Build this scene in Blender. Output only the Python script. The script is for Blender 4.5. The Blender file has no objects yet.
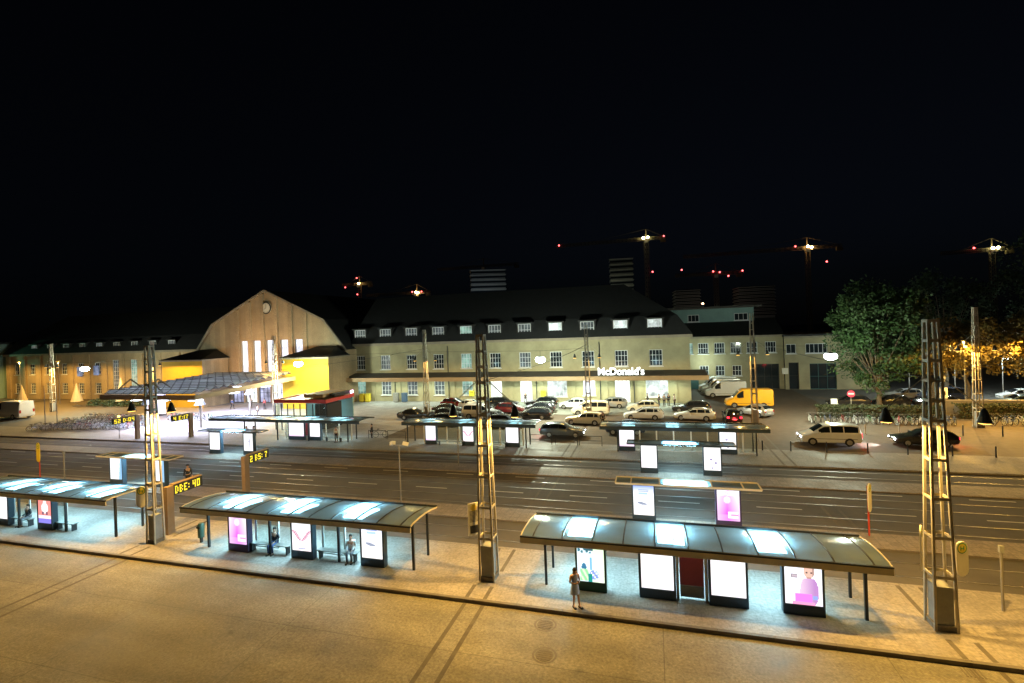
import bpy, bmesh, math, random
from mathutils import Vector, Matrix
R = math.radians
random.seed(7)
sc = bpy.context.scene
C = sc.collection

# ------------------------------------------------------------------ materials
def mat(name, base, rough=0.7, metal=0.0, noise=0.0, scale=3.0, bump=0.0, emit=None, estr=0.0, spec=0.5, rvar=0.0):
    m = bpy.data.materials.new(name); m.use_nodes = True
    nt = m.node_tree; b = nt.nodes['Principled BSDF']
    b.inputs['Base Color'].default_value = (*base, 1)
    b.inputs['Roughness'].default_value = rough
    b.inputs['Metallic'].default_value = metal
    b.inputs['Specular IOR Level'].default_value = spec
    if noise or bump or rvar:
        tc = nt.nodes.new('ShaderNodeTexCoord')
        n = nt.nodes.new('ShaderNodeTexNoise'); n.inputs['Scale'].default_value = scale
        n.inputs['Detail'].default_value = 8; n.inputs['Roughness'].default_value = 0.65
        nt.links.new(tc.outputs['Object'], n.inputs['Vector'])
        if noise:
            r = nt.nodes.new('ShaderNodeMapRange')
            r.inputs['From Min'].default_value = 0.25; r.inputs['From Max'].default_value = 0.75
            r.inputs['To Min'].default_value = 1 - noise; r.inputs['To Max'].default_value = 1 + noise
            nt.links.new(n.outputs['Fac'], r.inputs['Value'])
            mx = nt.nodes.new('ShaderNodeVectorMath'); mx.operation = 'MULTIPLY'
            mx.inputs[0].default_value = base
            nt.links.new(r.outputs['Result'], mx.inputs[1])
            nt.links.new(mx.outputs['Vector'], b.inputs['Base Color'])
        if rvar:
            r2 = nt.nodes.new('ShaderNodeMapRange')
            r2.inputs['From Min'].default_value = 0.3; r2.inputs['From Max'].default_value = 0.7
            r2.inputs['To Min'].default_value = max(0.05, rough - rvar); r2.inputs['To Max'].default_value = min(1, rough + rvar)
            nt.links.new(n.outputs['Fac'], r2.inputs['Value']); nt.links.new(r2.outputs['Result'], b.inputs['Roughness'])
        if bump:
            bp = nt.nodes.new('ShaderNodeBump'); bp.inputs['Strength'].default_value = bump
            bp.inputs['Distance'].default_value = 0.02
            nt.links.new(n.outputs['Fac'], bp.inputs['Height']); nt.links.new(bp.outputs['Normal'], b.inputs['Normal'])
    if emit:
        b.inputs['Emission Color'].default_value = (*emit, 1); b.inputs['Emission Strength'].default_value = estr
    return m

def glow(name, col, s):
    m = bpy.data.materials.new(name); m.use_nodes = True
    nt = m.node_tree; nt.nodes.remove(nt.nodes['Principled BSDF'])
    e = nt.nodes.new('ShaderNodeEmission'); e.inputs['Color'].default_value = (*col, 1); e.inputs['Strength'].default_value = s
    nt.links.new(e.outputs['Emission'], nt.nodes['Material Output'].inputs['Surface'])
    return m

def slab_mat(name, base, sx, sy, mortar=0.012, noise=0.15, rough=0.8, dark=0.55, offset=0.0, stain=0.25):
    """paving / concrete slabs with joints and blotchy wear"""
    m = bpy.data.materials.new(name); m.use_nodes = True
    nt = m.node_tree; L = nt.links; b = nt.nodes['Principled BSDF']
    tc = nt.nodes.new('ShaderNodeTexCoord')
    br = nt.nodes.new('ShaderNodeTexBrick'); br.offset = offset
    br.inputs['Scale'].default_value = 1.0
    br.inputs['Brick Width'].default_value = sx; br.inputs['Row Height'].default_value = sy
    br.inputs['Mortar Size'].default_value = mortar; br.inputs['Mortar Smooth'].default_value = 0.3
    br.inputs['Bias'].default_value = 0.0
    br.inputs['Color1'].default_value = (*[c * (1 - noise) for c in base], 1)
    br.inputs['Color2'].default_value = (*[c * (1 + noise) for c in base], 1)
    br.inputs['Mortar'].default_value = (*[c * dark for c in base], 1)
    L.new(tc.outputs['Object'], br.inputs['Vector'])
    n = nt.nodes.new('ShaderNodeTexNoise'); n.inputs['Scale'].default_value = 0.35; n.inputs['Detail'].default_value = 10
    n.inputs['Roughness'].default_value = 0.7
    L.new(tc.outputs['Object'], n.inputs['Vector'])
    r = nt.nodes.new('ShaderNodeMapRange'); r.inputs['From Min'].default_value = 0.3; r.inputs['From Max'].default_value = 0.7
    r.inputs['To Min'].default_value = 1 - stain; r.inputs['To Max'].default_value = 1 + stain
    L.new(n.outputs['Fac'], r.inputs['Value'])
    n2 = nt.nodes.new('ShaderNodeTexNoise'); n2.inputs['Scale'].default_value = 9; n2.inputs['Detail'].default_value = 6
    L.new(tc.outputs['Object'], n2.inputs['Vector'])
    r2 = nt.nodes.new('ShaderNodeMapRange'); r2.inputs['From Min'].default_value = 0.3; r2.inputs['From Max'].default_value = 0.7
    r2.inputs['To Min'].default_value = 0.76; r2.inputs['To Max'].default_value = 1.24
    L.new(n2.outputs['Fac'], r2.inputs['Value'])
    mu = nt.nodes.new('ShaderNodeMath'); mu.operation = 'MULTIPLY'
    L.new(r.outputs['Result'], mu.inputs[0]); L.new(r2.outputs['Result'], mu.inputs[1])
    mx = nt.nodes.new('ShaderNodeVectorMath'); mx.operation = 'MULTIPLY'
    L.new(br.outputs['Color'], mx.inputs[0]); L.new(mu.outputs['Value'], mx.inputs[1])
    L.new(mx.outputs['Vector'], b.inputs['Base Color'])
    rr = nt.nodes.new('ShaderNodeMapRange'); rr.inputs['From Min'].default_value = 0.3; rr.inputs['From Max'].default_value = 0.7
    rr.inputs['To Min'].default_value = rough - 0.2; rr.inputs['To Max'].default_value = rough + 0.1
    L.new(n.outputs['Fac'], rr.inputs['Value']); L.new(rr.outputs['Result'], b.inputs['Roughness'])
    bp = nt.nodes.new('ShaderNodeBump'); bp.inputs['Strength'].default_value = 0.35; bp.inputs['Distance'].default_value = 0.01
    L.new(br.outputs['Fac'], bp.inputs['Height']); bp.invert = True
    L.new(bp.outputs['Normal'], b.inputs['Normal'])
    return m

def facing_mix(nt):
    lw = nt.nodes.new('ShaderNodeLayerWeight'); lw.inputs['Blend'].default_value = .5
    p = nt.nodes.new('ShaderNodeMath'); p.operation = 'POWER'; p.inputs[1].default_value = 4; nt.links.new(lw.outputs['Facing'], p.inputs[0])
    a = nt.nodes.new('ShaderNodeMath'); a.operation = 'MULTIPLY_ADD'; a.inputs[1].default_value = .6; a.inputs[2].default_value = .04; nt.links.new(p.outputs[0], a.inputs[0])
    return a
def glass_roof_mat():
    m = bpy.data.materials.new('frosted_glass'); m.use_nodes = True
    nt = m.node_tree; L = nt.links; nt.nodes.remove(nt.nodes['Principled BSDF'])
    tr = nt.nodes.new('ShaderNodeBsdfTranslucent'); tr.inputs['Color'].default_value = (.44, .62, .70, 1)
    di = nt.nodes.new('ShaderNodeBsdfDiffuse'); di.inputs['Color'].default_value = (.17, .21, .225, 1)
    gl = nt.nodes.new('ShaderNodeBsdfGlossy'); gl.inputs['Roughness'].default_value = 0.12
    gl.inputs['Color'].default_value = (.8, .85, .9, 1)
    tp = nt.nodes.new('ShaderNodeBsdfTransparent'); tp.inputs['Color'].default_value = (.42, .60, .65, 1)
    n = nt.nodes.new('ShaderNodeTexNoise'); n.inputs['Scale'].default_value = 1.2; n.inputs['Detail'].default_value = 8
    tc = nt.nodes.new('ShaderNodeTexCoord'); L.new(tc.outputs['Object'], n.inputs['Vector'])
    r = nt.nodes.new('ShaderNodeMapRange'); r.inputs['To Min'].default_value = 0.2; r.inputs['To Max'].default_value = 0.6
    L.new(n.outputs['Fac'], r.inputs['Value'])
    a = nt.nodes.new('ShaderNodeMixShader'); L.new(r.outputs['Result'], a.inputs[0]); L.new(tr.outputs[0], a.inputs[1]); L.new(di.outputs[0], a.inputs[2])
    b = nt.nodes.new('ShaderNodeMixShader'); b.inputs[0].default_value = 0.30; L.new(a.outputs[0], b.inputs[1]); L.new(tp.outputs[0], b.inputs[2])
    f = facing_mix(nt)
    c = nt.nodes.new('ShaderNodeMixShader'); L.new(f.outputs[0], c.inputs[0]); L.new(b.outputs[0], c.inputs[1]); L.new(gl.outputs[0], c.inputs[2])
    L.new(c.outputs[0], nt.nodes['Material Output'].inputs['Surface'])
    return m

def clear_glass_mat():
    m = bpy.data.materials.new('clear_glass'); m.use_nodes = True
    nt = m.node_tree; L = nt.links; nt.nodes.remove(nt.nodes['Principled BSDF'])
    gl = nt.nodes.new('ShaderNodeBsdfGlossy'); gl.inputs['Roughness'].default_value = 0.03
    tp = nt.nodes.new('ShaderNodeBsdfTransparent'); tp.inputs['Color'].default_value = (.82, .92, .9, 1)
    di = nt.nodes.new('ShaderNodeBsdfDiffuse'); di.inputs['Color'].default_value = (.5, .58, .58, 1)
    x = nt.nodes.new('ShaderNodeMixShader'); x.inputs[0].default_value = 0.06; L.new(tp.outputs[0], x.inputs[1]); L.new(di.outputs[0], x.inputs[2])
    f = facing_mix(nt)
    c = nt.nodes.new('ShaderNodeMixShader'); L.new(f.outputs[0], c.inputs[0]); L.new(x.outputs[0], c.inputs[1]); L.new(gl.outputs[0], c.inputs[2])
    L.new(c.outputs[0], nt.nodes['Material Output'].inputs['Surface'])
    return m

def lit_pane_mat(name, col, s, scale=0.9, lo=0.35):
    """a lit room behind the pane: uneven glow"""
    m = bpy.data.materials.new(name); m.use_nodes = True
    nt = m.node_tree; L = nt.links; b = nt.nodes['Principled BSDF']
    b.inputs['Base Color'].default_value = (.05, .06, .07, 1); b.inputs['Roughness'].default_value = 0.08
    tc = nt.nodes.new('ShaderNodeTexCoord'); n = nt.nodes.new('ShaderNodeTexNoise'); n.inputs['Scale'].default_value = scale
    n.inputs['Detail'].default_value = 5
    L.new(tc.outputs['Object'], n.inputs['Vector'])
    r = nt.nodes.new('ShaderNodeMapRange'); r.inputs['From Min'].default_value = 0.35; r.inputs['From Max'].default_value = 0.65
    r.inputs['To Min'].default_value = lo * s; r.inputs['To Max'].default_value = s * 1.15
    L.new(n.outputs['Fac'], r.inputs['Value']); L.new(r.outputs['Result'], b.inputs['Emission Strength'])
    b.inputs['Emission Color'].default_value = (*col, 1)
    return m

POSTER = 1.35
def poster_mat():
    m = bpy.data.materials.new('backlit_poster'); m.use_nodes = True
    nt = m.node_tree; nt.nodes.remove(nt.nodes['Principled BSDF'])
    a = nt.nodes.new('ShaderNodeAttribute'); a.attribute_name = 'print'
    e = nt.nodes.new('ShaderNodeEmission'); e.inputs['Strength'].default_value = POSTER
    nt.links.new(a.outputs['Color'], e.inputs['Color'])
    nt.links.new(e.outputs['Emission'], nt.nodes['Material Output'].inputs['Surface'])
    return m
POSTER = 1.35
SKY = .0014

SODIUM = (1.0, 0.56, 0.115)
M = {}
def road_mat():
    m = slab_mat('road_concrete', (.285, .27, .22), 7.5, 4.2, .02, .04, .75, .62, 0, .34)
    nt = m.node_tree; L = nt.links; b = nt.nodes['Principled BSDF']; src = b.inputs['Base Color'].links[0].from_socket
    tc = nt.nodes.new('ShaderNodeTexCoord')
    br = nt.nodes.new('ShaderNodeTexBrick'); br.inputs['Brick Width'].default_value = .30; br.inputs['Row Height'].default_value = .15
    br.inputs['Mortar Size'].default_value = .012; br.inputs['Color1'].default_value = (.85,.85,.85,1); br.inputs['Color2'].default_value = (1.15,1.15,1.15,1); br.inputs['Mortar'].default_value = (.55,.55,.55,1)
    L.new(tc.outputs['Object'], br.inputs['Vector'])
    mp = nt.nodes.new('ShaderNodeMapping'); mp.inputs['Scale'].default_value = (.10, .55, 1); L.new(tc.outputs['Object'], mp.inputs['Vector'])
    n = nt.nodes.new('ShaderNodeTexNoise'); n.inputs['Scale'].default_value = 1.0; n.inputs['Detail'].default_value = 6; L.new(mp.outputs['Vector'], n.inputs['Vector'])
    r = nt.nodes.new('ShaderNodeMapRange'); r.inputs['From Min'].default_value = .35; r.inputs['From Max'].default_value = .65; r.inputs['To Min'].default_value = .72; r.inputs['To Max'].default_value = 1.12
    L.new(n.outputs['Fac'], r.inputs['Value'])
    v = nt.nodes.new('ShaderNodeTexVoronoi'); v.inputs['Scale'].default_value = .55; L.new(tc.outputs['Object'], v.inputs['Vector'])
    r2 = nt.nodes.new('ShaderNodeMapRange'); r2.inputs['From Min'].default_value = .02; r2.inputs['From Max'].default_value = .12; r2.inputs['To Min'].default_value = .62; r2.inputs['To Max'].default_value = 1.0
    L.new(v.outputs['Distance'], r2.inputs['Value'])
    mu = nt.nodes.new('ShaderNodeMath'); mu.operation = 'MULTIPLY'; L.new(r.outputs['Result'], mu.inputs[0]); L.new(r2.outputs['Result'], mu.inputs[1])
    a = nt.nodes.new('ShaderNodeVectorMath'); a.operation = 'MULTIPLY'; L.new(src, a.inputs[0]); L.new(mu.outputs['Value'], a.inputs[1])
    c = nt.nodes.new('ShaderNodeVectorMath'); c.operation = 'MULTIPLY'; L.new(a.outputs['Vector'], c.inputs[0]); L.new(br.outputs['Color'], c.inputs[1])
    L.new(c.outputs['Vector'], b.inputs['Base Color'])
    return m
M['asphalt'] = mat('asphalt', (.10, .096, .092), .78, noise=.3, scale=.8, bump=.3, rvar=.15)
M['tram_asphalt'] = mat('tram_asphalt', (.125, .115, .105), .85, noise=.35, scale=.35, bump=.35, rvar=.1, spec=.25)
M['road_concrete'] = road_mat()
M['platform_slab'] = slab_mat('platform_slab', (.30, .275, .25), .6, .6, .010, .05, .75, .75, .5, .22)
M['kerb'] = mat('kerb_stone', (.16, .145, .125), .8, noise=.25, scale=2)
M['island'] = slab_mat('island_paving', (.27, .225, .185), .5, .5, .012, .12, .7, .6, 0, .2)
M['plaza'] = slab_mat('plaza_paving', (.34, .33, .34), 1.0, 1.0, .015, .1, .7, .65, .5, .2)
M['farplat'] = slab_mat('far_platform_paving', (.22, .20, .175), 1.0, 1.0, .015, .1, .75, .65, .5, .2)
M['lampshade'] = mat('lamp_shade', (.09, .09, .085), .45, .3)
M['fore'] = slab_mat('forecourt_paving', (.30, .31, .28), .8, .8, .012, .12, .75, .6, .5, .2)
M['lot'] = mat('lot_cobble', (.095, .07, .05), .75, noise=.3, scale=1.4, bump=.4)
def canopy_glass():
    m = bpy.data.materials.new('canopy_glass'); m.use_nodes = True
    nt = m.node_tree; L = nt.links; nt.nodes.remove(nt.nodes['Principled BSDF'])
    tr = nt.nodes.new('ShaderNodeBsdfTranslucent'); tr.inputs['Color'].default_value = (.42, .48, .47, 1)
    di = nt.nodes.new('ShaderNodeBsdfDiffuse'); di.inputs['Color'].default_value = (.30, .31, .30, 1)
    a = nt.nodes.new('ShaderNodeMixShader'); a.inputs[0].default_value = .5; L.new(tr.outputs[0], a.inputs[1]); L.new(di.outputs[0], a.inputs[2])
    L.new(a.outputs[0], nt.nodes['Material Output'].inputs['Surface']); return m
M['canopyglass'] = canopy_glass()
M['darkstrip'] = mat('dark_strip', (.135, .118, .095), .85, noise=.3, scale=2, bump=.3)
M['rail'] = mat('rail_steel', (.36, .34, .32), .5, .9, noise=.3, scale=.7, rvar=.14)
M['groove'] = mat('rail_groove', (.012, .012, .012), .8)
M['line'] = mat('road_paint', (.62, .60, .55), .7, noise=.2, scale=4)
M['galv'] = mat('galvanised_steel', (.26, .25, .235), .55, .2, noise=.2, scale=2.5)
M['maststeel'] = mat('mast_steel', (.50, .46, .38), .6, .1, noise=.22, scale=2.5)
M['darksteel'] = mat('dark_steel', (.035, .04, .045), .4, .5)
M['blackplastic'] = mat('black_plastic', (.02, .02, .022), .5)
M['greybox'] = mat('grey_cabinet', (.27, .28, .28), .6, noise=.2, scale=3)
M['fascia'] = mat('fascia_metal', (.58, .53, .42), .45, .2, noise=.1, scale=2)
M['alu'] = mat('aluminium', (.72, .75, .76), .35, .3)
M['whitestrip'] = mat('white_frame', (.80, .84, .84), .5)
M['glassroof'] = glass_roof_mat()
M['glass'] = clear_glass_mat()
M['poster'] = poster_mat()
M['case'] = mat('display_case', (.045, .075, .11), .35, .3)
M['casepink'] = mat('display_case_violet', (.07, .05, .12), .35, .3)
M['casegreen'] = mat('display_case_green', (.03, .09, .05), .35, .3)
M['redboard'] = mat('maroon_board', (.34, .05, .09), .5, noise=.1, scale=6)
M['bench'] = mat('bench_slats', (.20, .20, .19), .5, .4)
M['tube'] = glow('lamp_tube', (.42, .82, 1.0), 40.0)
M['tube_dim'] = glow('lamp_tube_soft', (.66, .95, 1.0), 11.0)
M['sodiumlens'] = glow('sodium_lens', SODIUM, 5)
M['whitelens'] = glow('white_lamp_lens', (.86, 1, .92), 25)
M['bluelens'] = glow('canopy_lamp_lens', (.80, .88, 1.0), 10)
M['tealtube'] = glow('canopy_strip', (.82, 1.0, .82), 5)
M['plaster'] = mat('pale_plaster', (.36, .322, .20), .85, noise=.24, scale=.45, bump=.15)
M['stone'] = slab_mat('sandstone', (.40, .305, .19), 1.2, .6, .008, .12, .85, .75, .5, .2)
M['stonedark'] = mat('sandstone_trim', (.30, .26, .20), .85, noise=.2, scale=1.2)
M['litstone'] = mat('yellow_lit_stone', (.56, .36, .022), .8, noise=.10, scale=.8)  # sandstone with the yellow lamplight on the block fronts put into its colour
M['slate'] = mat('slate_roof', (.017, .018, .020), .7, noise=.3, scale=1.5, bump=.3)
M['canopyroof'] = mat('canopy_roof', (.06, .055, .05), .7, noise=.3, scale=1)
M['canopyfascia'] = mat('canopy_fascia', (.33, .235, .135), .6, noise=.15, scale=1)
M['winframe'] = mat('white_window_frame', (.72, .74, .78), .5)
M['pane'] = mat('dark_pane', (.02, .028, .035), .06)
M['panegreen'] = lit_pane_mat('greenish_lit_pane', (.55, .95, .80), .55)
M['panewhite'] = lit_pane_mat('white_lit_pane', (.90, 1.0, .97), 1.1)
M['paneblue'] = lit_pane_mat('bluish_lit_pane', (.50, .62, 1.0), .45)
M['panedim'] = lit_pane_mat('dim_lit_pane', (.65, .75, .80), .16, 1.3, .2)
M['panelilac'] = lit_pane_mat('lilac_lit_pane', (.84, .87, 1.0), 1.9, .8, .55)
M['doorwhite'] = lit_pane_mat('bright_doorway', (.95, 1.0, .92), 1.9, .7, .55)
M['shopviolet'] = lit_pane_mat('violet_shopfront', (.66, .68, 1.0), 1.0, .55, .1)
M['lettering'] = glow('white_letters', (.96, 1, .97), 3.2)
M['downpipe'] = mat('dark_downpipe', (.05, .055, .05), .6)
M['teal'] = mat('teal_door', (.05, .14, .15), .5)
M['darkdoor'] = mat('dark_gate', (.015, .017, .018), .4)
M['tealwall'] = mat('teal_cladding', (.22, .36, .36), .7, noise=.15, scale=.6)
M['red'] = mat('red_band', (.42, .03, .03), .45)
M['redpost'] = mat('red_post', (.55, .06, .03), .5)
M['signwhite'] = mat('white_sign', (.78, .76, .68), .5)
M['signyellow'] = mat('yellow_sign', (.80, .62, .06), .5)
M['signgreen'] = mat('green_sign', (.05, .30, .10), .5)
M['ledyellow'] = glow('led_yellow', (1.0, .78, .04), 1.7)
M['pillarbrown'] = mat('brown_pillar', (.22, .15, .09), .6, noise=.15, scale=3)
M['trunk'] = mat('bark', (.14, .11, .075), .9, noise=.3, scale=5, bump=.5)
M['leaf'] = mat('leaf', (.036, .078, .022), .6, noise=.4, scale=.8)
M['leafy'] = mat('plane_leaf', (.17, .125, .03), .6, noise=.35, scale=.8)
M['leafdark'] = mat('dark_leaf', (.04, .07, .035), .6, noise=.4, scale=.8)
M['hedge'] = mat('hedge_leaf', (.045, .055, .02), .7, noise=.4, scale=1.5)
M['parasol'] = mat('canvas', (.55, .43, .26), .9, noise=.1, scale=2)
M['brick'] = mat('planter_wall', (.20, .17, .12), .85, noise=.2, scale=2)
M['tyre'] = mat('tyre', (.012, .012, .012), .8)
M['rim'] = mat('rim', (.45, .46, .48), .3, .8)
M['carglass'] = mat('car_glass', (.012, .015, .018), .04)
M['trim'] = mat('car_trim', (.02, .02, .02), .5)
M['head_off'] = mat('headlight_glass', (.65, .68, .7), .1)
M['head_on'] = glow('headlight_lit', (.85, .92, 1.0), 14)
M['tail_off'] = mat('tail_glass', (.35, .02, .02), .15)
M['tail_on'] = glow('tail_lit', (1.0, .02, .04), 6)
M['taxisign'] = glow('taxi_sign', (1.0, .80, .30), 4)
M['plate'] = mat('number_plate', (.7, .7, .68), .5)
M['concrete'] = mat('grey_concrete', (.45, .45, .44), .85, noise=.15, scale=.5)
M['cranesteel'] = mat('crane_steel', (.13, .10, .055), .6)
M['redlamp'] = glow('red_beacon', (1.0, .10, .10), 9)
M['orangelamp'] = glow('orange_floodlight', (1.0, .62, .22), 70)
M['yellowlamp'] = glow('yellow_floodlight', (1.0, .95, .45), 60)
M['skin'] = mat('skin', (.48, .30, .22), .6)
M['hairdark'] = mat('dark_hair', (.025, .018, .013), .6)
M['dress'] = mat('pale_blue_dress', (.26, .36, .75), .8, noise=.15, scale=8)
M['clothdark'] = mat('dark_cloth', (.025, .025, .03), .85)
M['clothgrey'] = mat('grey_cloth', (.16, .16, .18), .85)
M['clothblue'] = mat('blue_cloth', (.05, .08, .18), .85)
M['clothwhite'] = mat('white_cloth', (.68, .68, .68), .85)
M['clothred'] = mat('red_cloth', (.40, .05, .05), .85)
M['shoe'] = mat('shoe', (.02, .02, .02), .6)
M['saddle'] = mat('saddle', (.02, .02, .02), .6)
M['bin'] = mat('litter_bin', (.05, .10, .07), .5)
M['yellowbin'] = mat('yellow_box', (.75, .60, .05), .5)
M['bluebin'] = mat('blue_container', (.06, .12, .22), .5)
M['iron'] = mat('cast_iron', (.17, .155, .13), .7, .1, noise=.3, scale=9, bump=.4)
M['wire'] = mat('steel_wire', (.03, .03, .03), .5, .6)
M['signred'] = mat('traffic_sign_red', (.60, .05, .10), .5)
def paint(name, c, rough=.22, metal=0.0):
    k = 'paint_' + name
    if k not in M:
        m = mat('car_paint_' + name, c, rough, metal, noise=.06, scale=1.5)
        m.node_tree.nodes['Principled BSDF'].inputs['Coat Weight'].default_value = .5
        M[k] = m
    return M[k]

# ------------------------------------------------------------------ mesh builder
class MB:
    def __init__(s): s.v = []; s.f = []; s.m = []; s.mats = []; s.sm = []
    def mi(s, m):
        if m is None: return 0
        if m not in s.mats: s.mats.append(m)
        return s.mats.index(m)
    def add(s, vs, fs, m=None, smooth=False):
        o = len(s.v); s.v += [tuple(v) for v in vs]; k = s.mi(m)
        for f in fs: s.f.append([i + o for i in f]); s.m.append(k); s.sm.append(smooth)
        return s
    def box(s, x0, x1, y0, y1, z0, z1, m=None):
        vs = [(x0,y0,z0),(x1,y0,z0),(x1,y1,z0),(x0,y1,z0),(x0,y0,z1),(x1,y0,z1),(x1,y1,z1),(x0,y1,z1)]
        return s.add(vs, [(0,3,2,1),(4,5,6,7),(0,1,5,4),(1,2,6,5),(2,3,7,6),(3,0,4,7)], m)
    def cbox(s, c, d, m=None):
        return s.box(c[0]-d[0]/2, c[0]+d[0]/2, c[1]-d[1]/2, c[1]+d[1]/2, c[2]-d[2]/2, c[2]+d[2]/2, m)
    def tube(s, p0, p1, r0, r1=None, n=8, m=None, caps=True, smooth=True):
        r1 = r0 if r1 is None else r1
        p0 = Vector(p0); p1 = Vector(p1); d = (p1 - p0)
        if d.length < 1e-6: return s
        d.normalize(); a = d.orthogonal().normalized(); b = d.cross(a)
        vs = []
        for p, r in ((p0, r0), (p1, r1)):
            for i in range(n):
                t = 2*math.pi*i/n; vs.append(p + a*(r*math.cos(t)) + b*(r*math.sin(t)))
        fs = [(i, (i+1) % n, n+(i+1) % n, n+i) for i in range(n)]
        s.add(vs, fs, m, smooth)
        if caps: s.add(vs[:n], [tuple(reversed(range(n)))], m); s.add(vs[n:], [tuple(range(n))], m)
        return s
    def bar(s, p0, p1, w, h=None, m=None):
        """square bar between two points"""
        h = w if h is None else h
        p0 = Vector(p0); p1 = Vector(p1); d = (p1-p0).normalized()
        up = Vector((0,0,1)) if abs(d.z) < .95 else Vector((1,0,0))
        a = d.cross(up).normalized(); b = a.cross(d)
        vs = []
        for p in (p0, p1):
            for (i, j) in ((-1,-1),(1,-1),(1,1),(-1,1)): vs.append(p + a*(i*w/2) + b*(j*h/2))
        return s.add(vs, [(3,2,1,0),(4,5,6,7),(0,1,5,4),(1,2,6,5),(2,3,7,6),(3,0,4,7)], m)
    def quad(s, a, b, c, d, m=None): return s.add([a,b,c,d], [(0,1,2,3)], m)
    def loft(s, rings, n=12, m=None, caps=True, smooth=True):
        """rings of (cx,cy,cz,rx,ry)"""
        vs = []
        for (cx,cy,cz,rx,ry) in rings:
            for i in range(n):
                t = 2*math.pi*i/n; vs.append((cx+rx*math.cos(t), cy+ry*math.sin(t), cz))
        fs = []
        for k in range(len(rings)-1):
            for i in range(n): fs.append((k*n+i, k*n+(i+1)%n, (k+1)*n+(i+1)%n, (k+1)*n+i))
        s.add(vs, fs, m, smooth)
        if caps:
            s.add(vs[:n], [tuple(reversed(range(n)))], m); s.add(vs[-n:], [tuple(range(n))], m)
        return s
    def prism(s, pts, x0, x1, axis='x', m=None):
        """polygon pts extruded along an axis. axis x: pts are (y,z); axis y: pts are (x,z)"""
        n = len(pts)
        if axis == 'x': vs = [(x0, p[0], p[1]) for p in pts] + [(x1, p[0], p[1]) for p in pts]
        elif axis == 'y': vs = [(p[0], x0, p[1]) for p in pts] + [(p[0], x1, p[1]) for p in pts]
        else: vs = [(p[0], p[1], x0) for p in pts] + [(p[0], p[1], x1) for p in pts]
        fs = [tuple(range(n)), tuple(reversed(range(n, 2*n)))] + [(i, n+i, n+(i+1) % n, (i+1) % n) for i in range(n)]
        return s.add(vs, fs, m)
    def build(s, name, m=None, parent=None, loc=None, fix=True):
        me = bpy.data.meshes.new(name)
        me.from_pydata(s.v, [], s.f)
        mats = s.mats if s.mats else []
        if m is not None and not mats: mats = [m]
        for k in mats: me.materials.append(k)
        me.polygons.foreach_set('material_index', s.m)
        me.polygons.foreach_set('use_smooth', s.sm)
        me.update()
        if fix:
            bm = bmesh.new(); bm.from_mesh(me); bmesh.ops.recalc_face_normals(bm, faces=bm.faces); bm.to_mesh(me); bm.free()
        o = bpy.data.objects.new(name, me); C.objects.link(o)
        if parent: o.parent = parent
        if loc: o.location = loc
        return o

def tag(o, label, cat, group=None):
    o['label'] = label; o['category'] = cat
    if group: o['group'] = group
    return o
def thing(name, label, cat, loc=(0,0,0), rz=0, group=None):
    o = bpy.data.objects.new(name, None); C.objects.link(o)
    o.location = loc; o.rotation_euler = (0,0,rz); o.empty_display_size = .3
    return tag(o, label, cat, group)
def struct(name, mb, m=None):
    o = mb.build(name, m); o['kind'] = 'structure'; return o
def copy_tree(root, loc=None, rz=None, label=None):
    def rec(o, par):
        c = o.copy(); C.objects.link(c)
        if par: c.parent = par
        for ch in [x for x in ALLCH.get(o.name, [])]: rec(ch, c)
        return c
    r = rec(root, None)
    if loc is not None: r.location = loc
    if rz is not None: r.rotation_euler = (0,0,rz)
    if label: r['label'] = label
    return r
ALLCH = {}
def remember(root):
    def rec(o):
        ALLCH[o.name] = list(o.children)
        for c in o.children: rec(c)
    rec(root)

def light(kind, name, loc, power, col, size=.2, parent=None, spot=None, blend=.15, rot=(0,0,0), shape=None, sy=None):
    d = bpy.data.lights.new(name, kind); d.energy = power; d.color = col
    if kind in ('POINT', 'SPOT'): d.shadow_soft_size = size
    if kind == 'SPOT': d.spot_size = R(spot); d.spot_blend = blend
    if kind == 'AREA':
        d.size = size
        if sy: d.shape = 'RECTANGLE'; d.size_y = sy
    o = bpy.data.objects.new(name, d); C.objects.link(o); o.location = loc; o.rotation_euler = rot
    if parent: o.parent = parent
    return o
# ------------------------------------------------------------------ setting: ground, roads, platforms, rails
struct('ground', MB().quad((-700,-60,-.004),(700,-60,-.004),(700,900,-.004),(-700,900,-.004)), M['asphalt'])
struct('foreground_road', MB().quad((-160,-8,0),(120,-8,0),(120,19.95,0),(-160,19.95,0)), M['road_concrete'])
def slab(name, x0, x1, y0, y1, h, top, edge=None, kerb=.16):
    mb = MB().box(x0, x1, y0+kerb, y1-kerb, -.05, h, top)
    o = struct(name, mb); return o
KERB = .16
slab('tram_platform', -160, 120, 19.95, 25.2, .15, M['platform_slab'])
mb = MB()
for i in range(-160, 120, 2):
    mb.box(i+.006, i+1.994, 19.95, 20.11, -.05, .155, M['kerb'])
struct('kerb', mb)
mb = MB()
for i in range(-160, 120, 2): mb.box(i+.006, i+1.994, 25.04, 25.2, -.05, .155, M['platform_slab'])
struct('kerb', mb)
struct('tram_road', MB().quad((-160,25.2,0),(120,25.2,0),(120,43.7,0),(-160,43.7,0)), M['tram_asphalt'])
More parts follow.
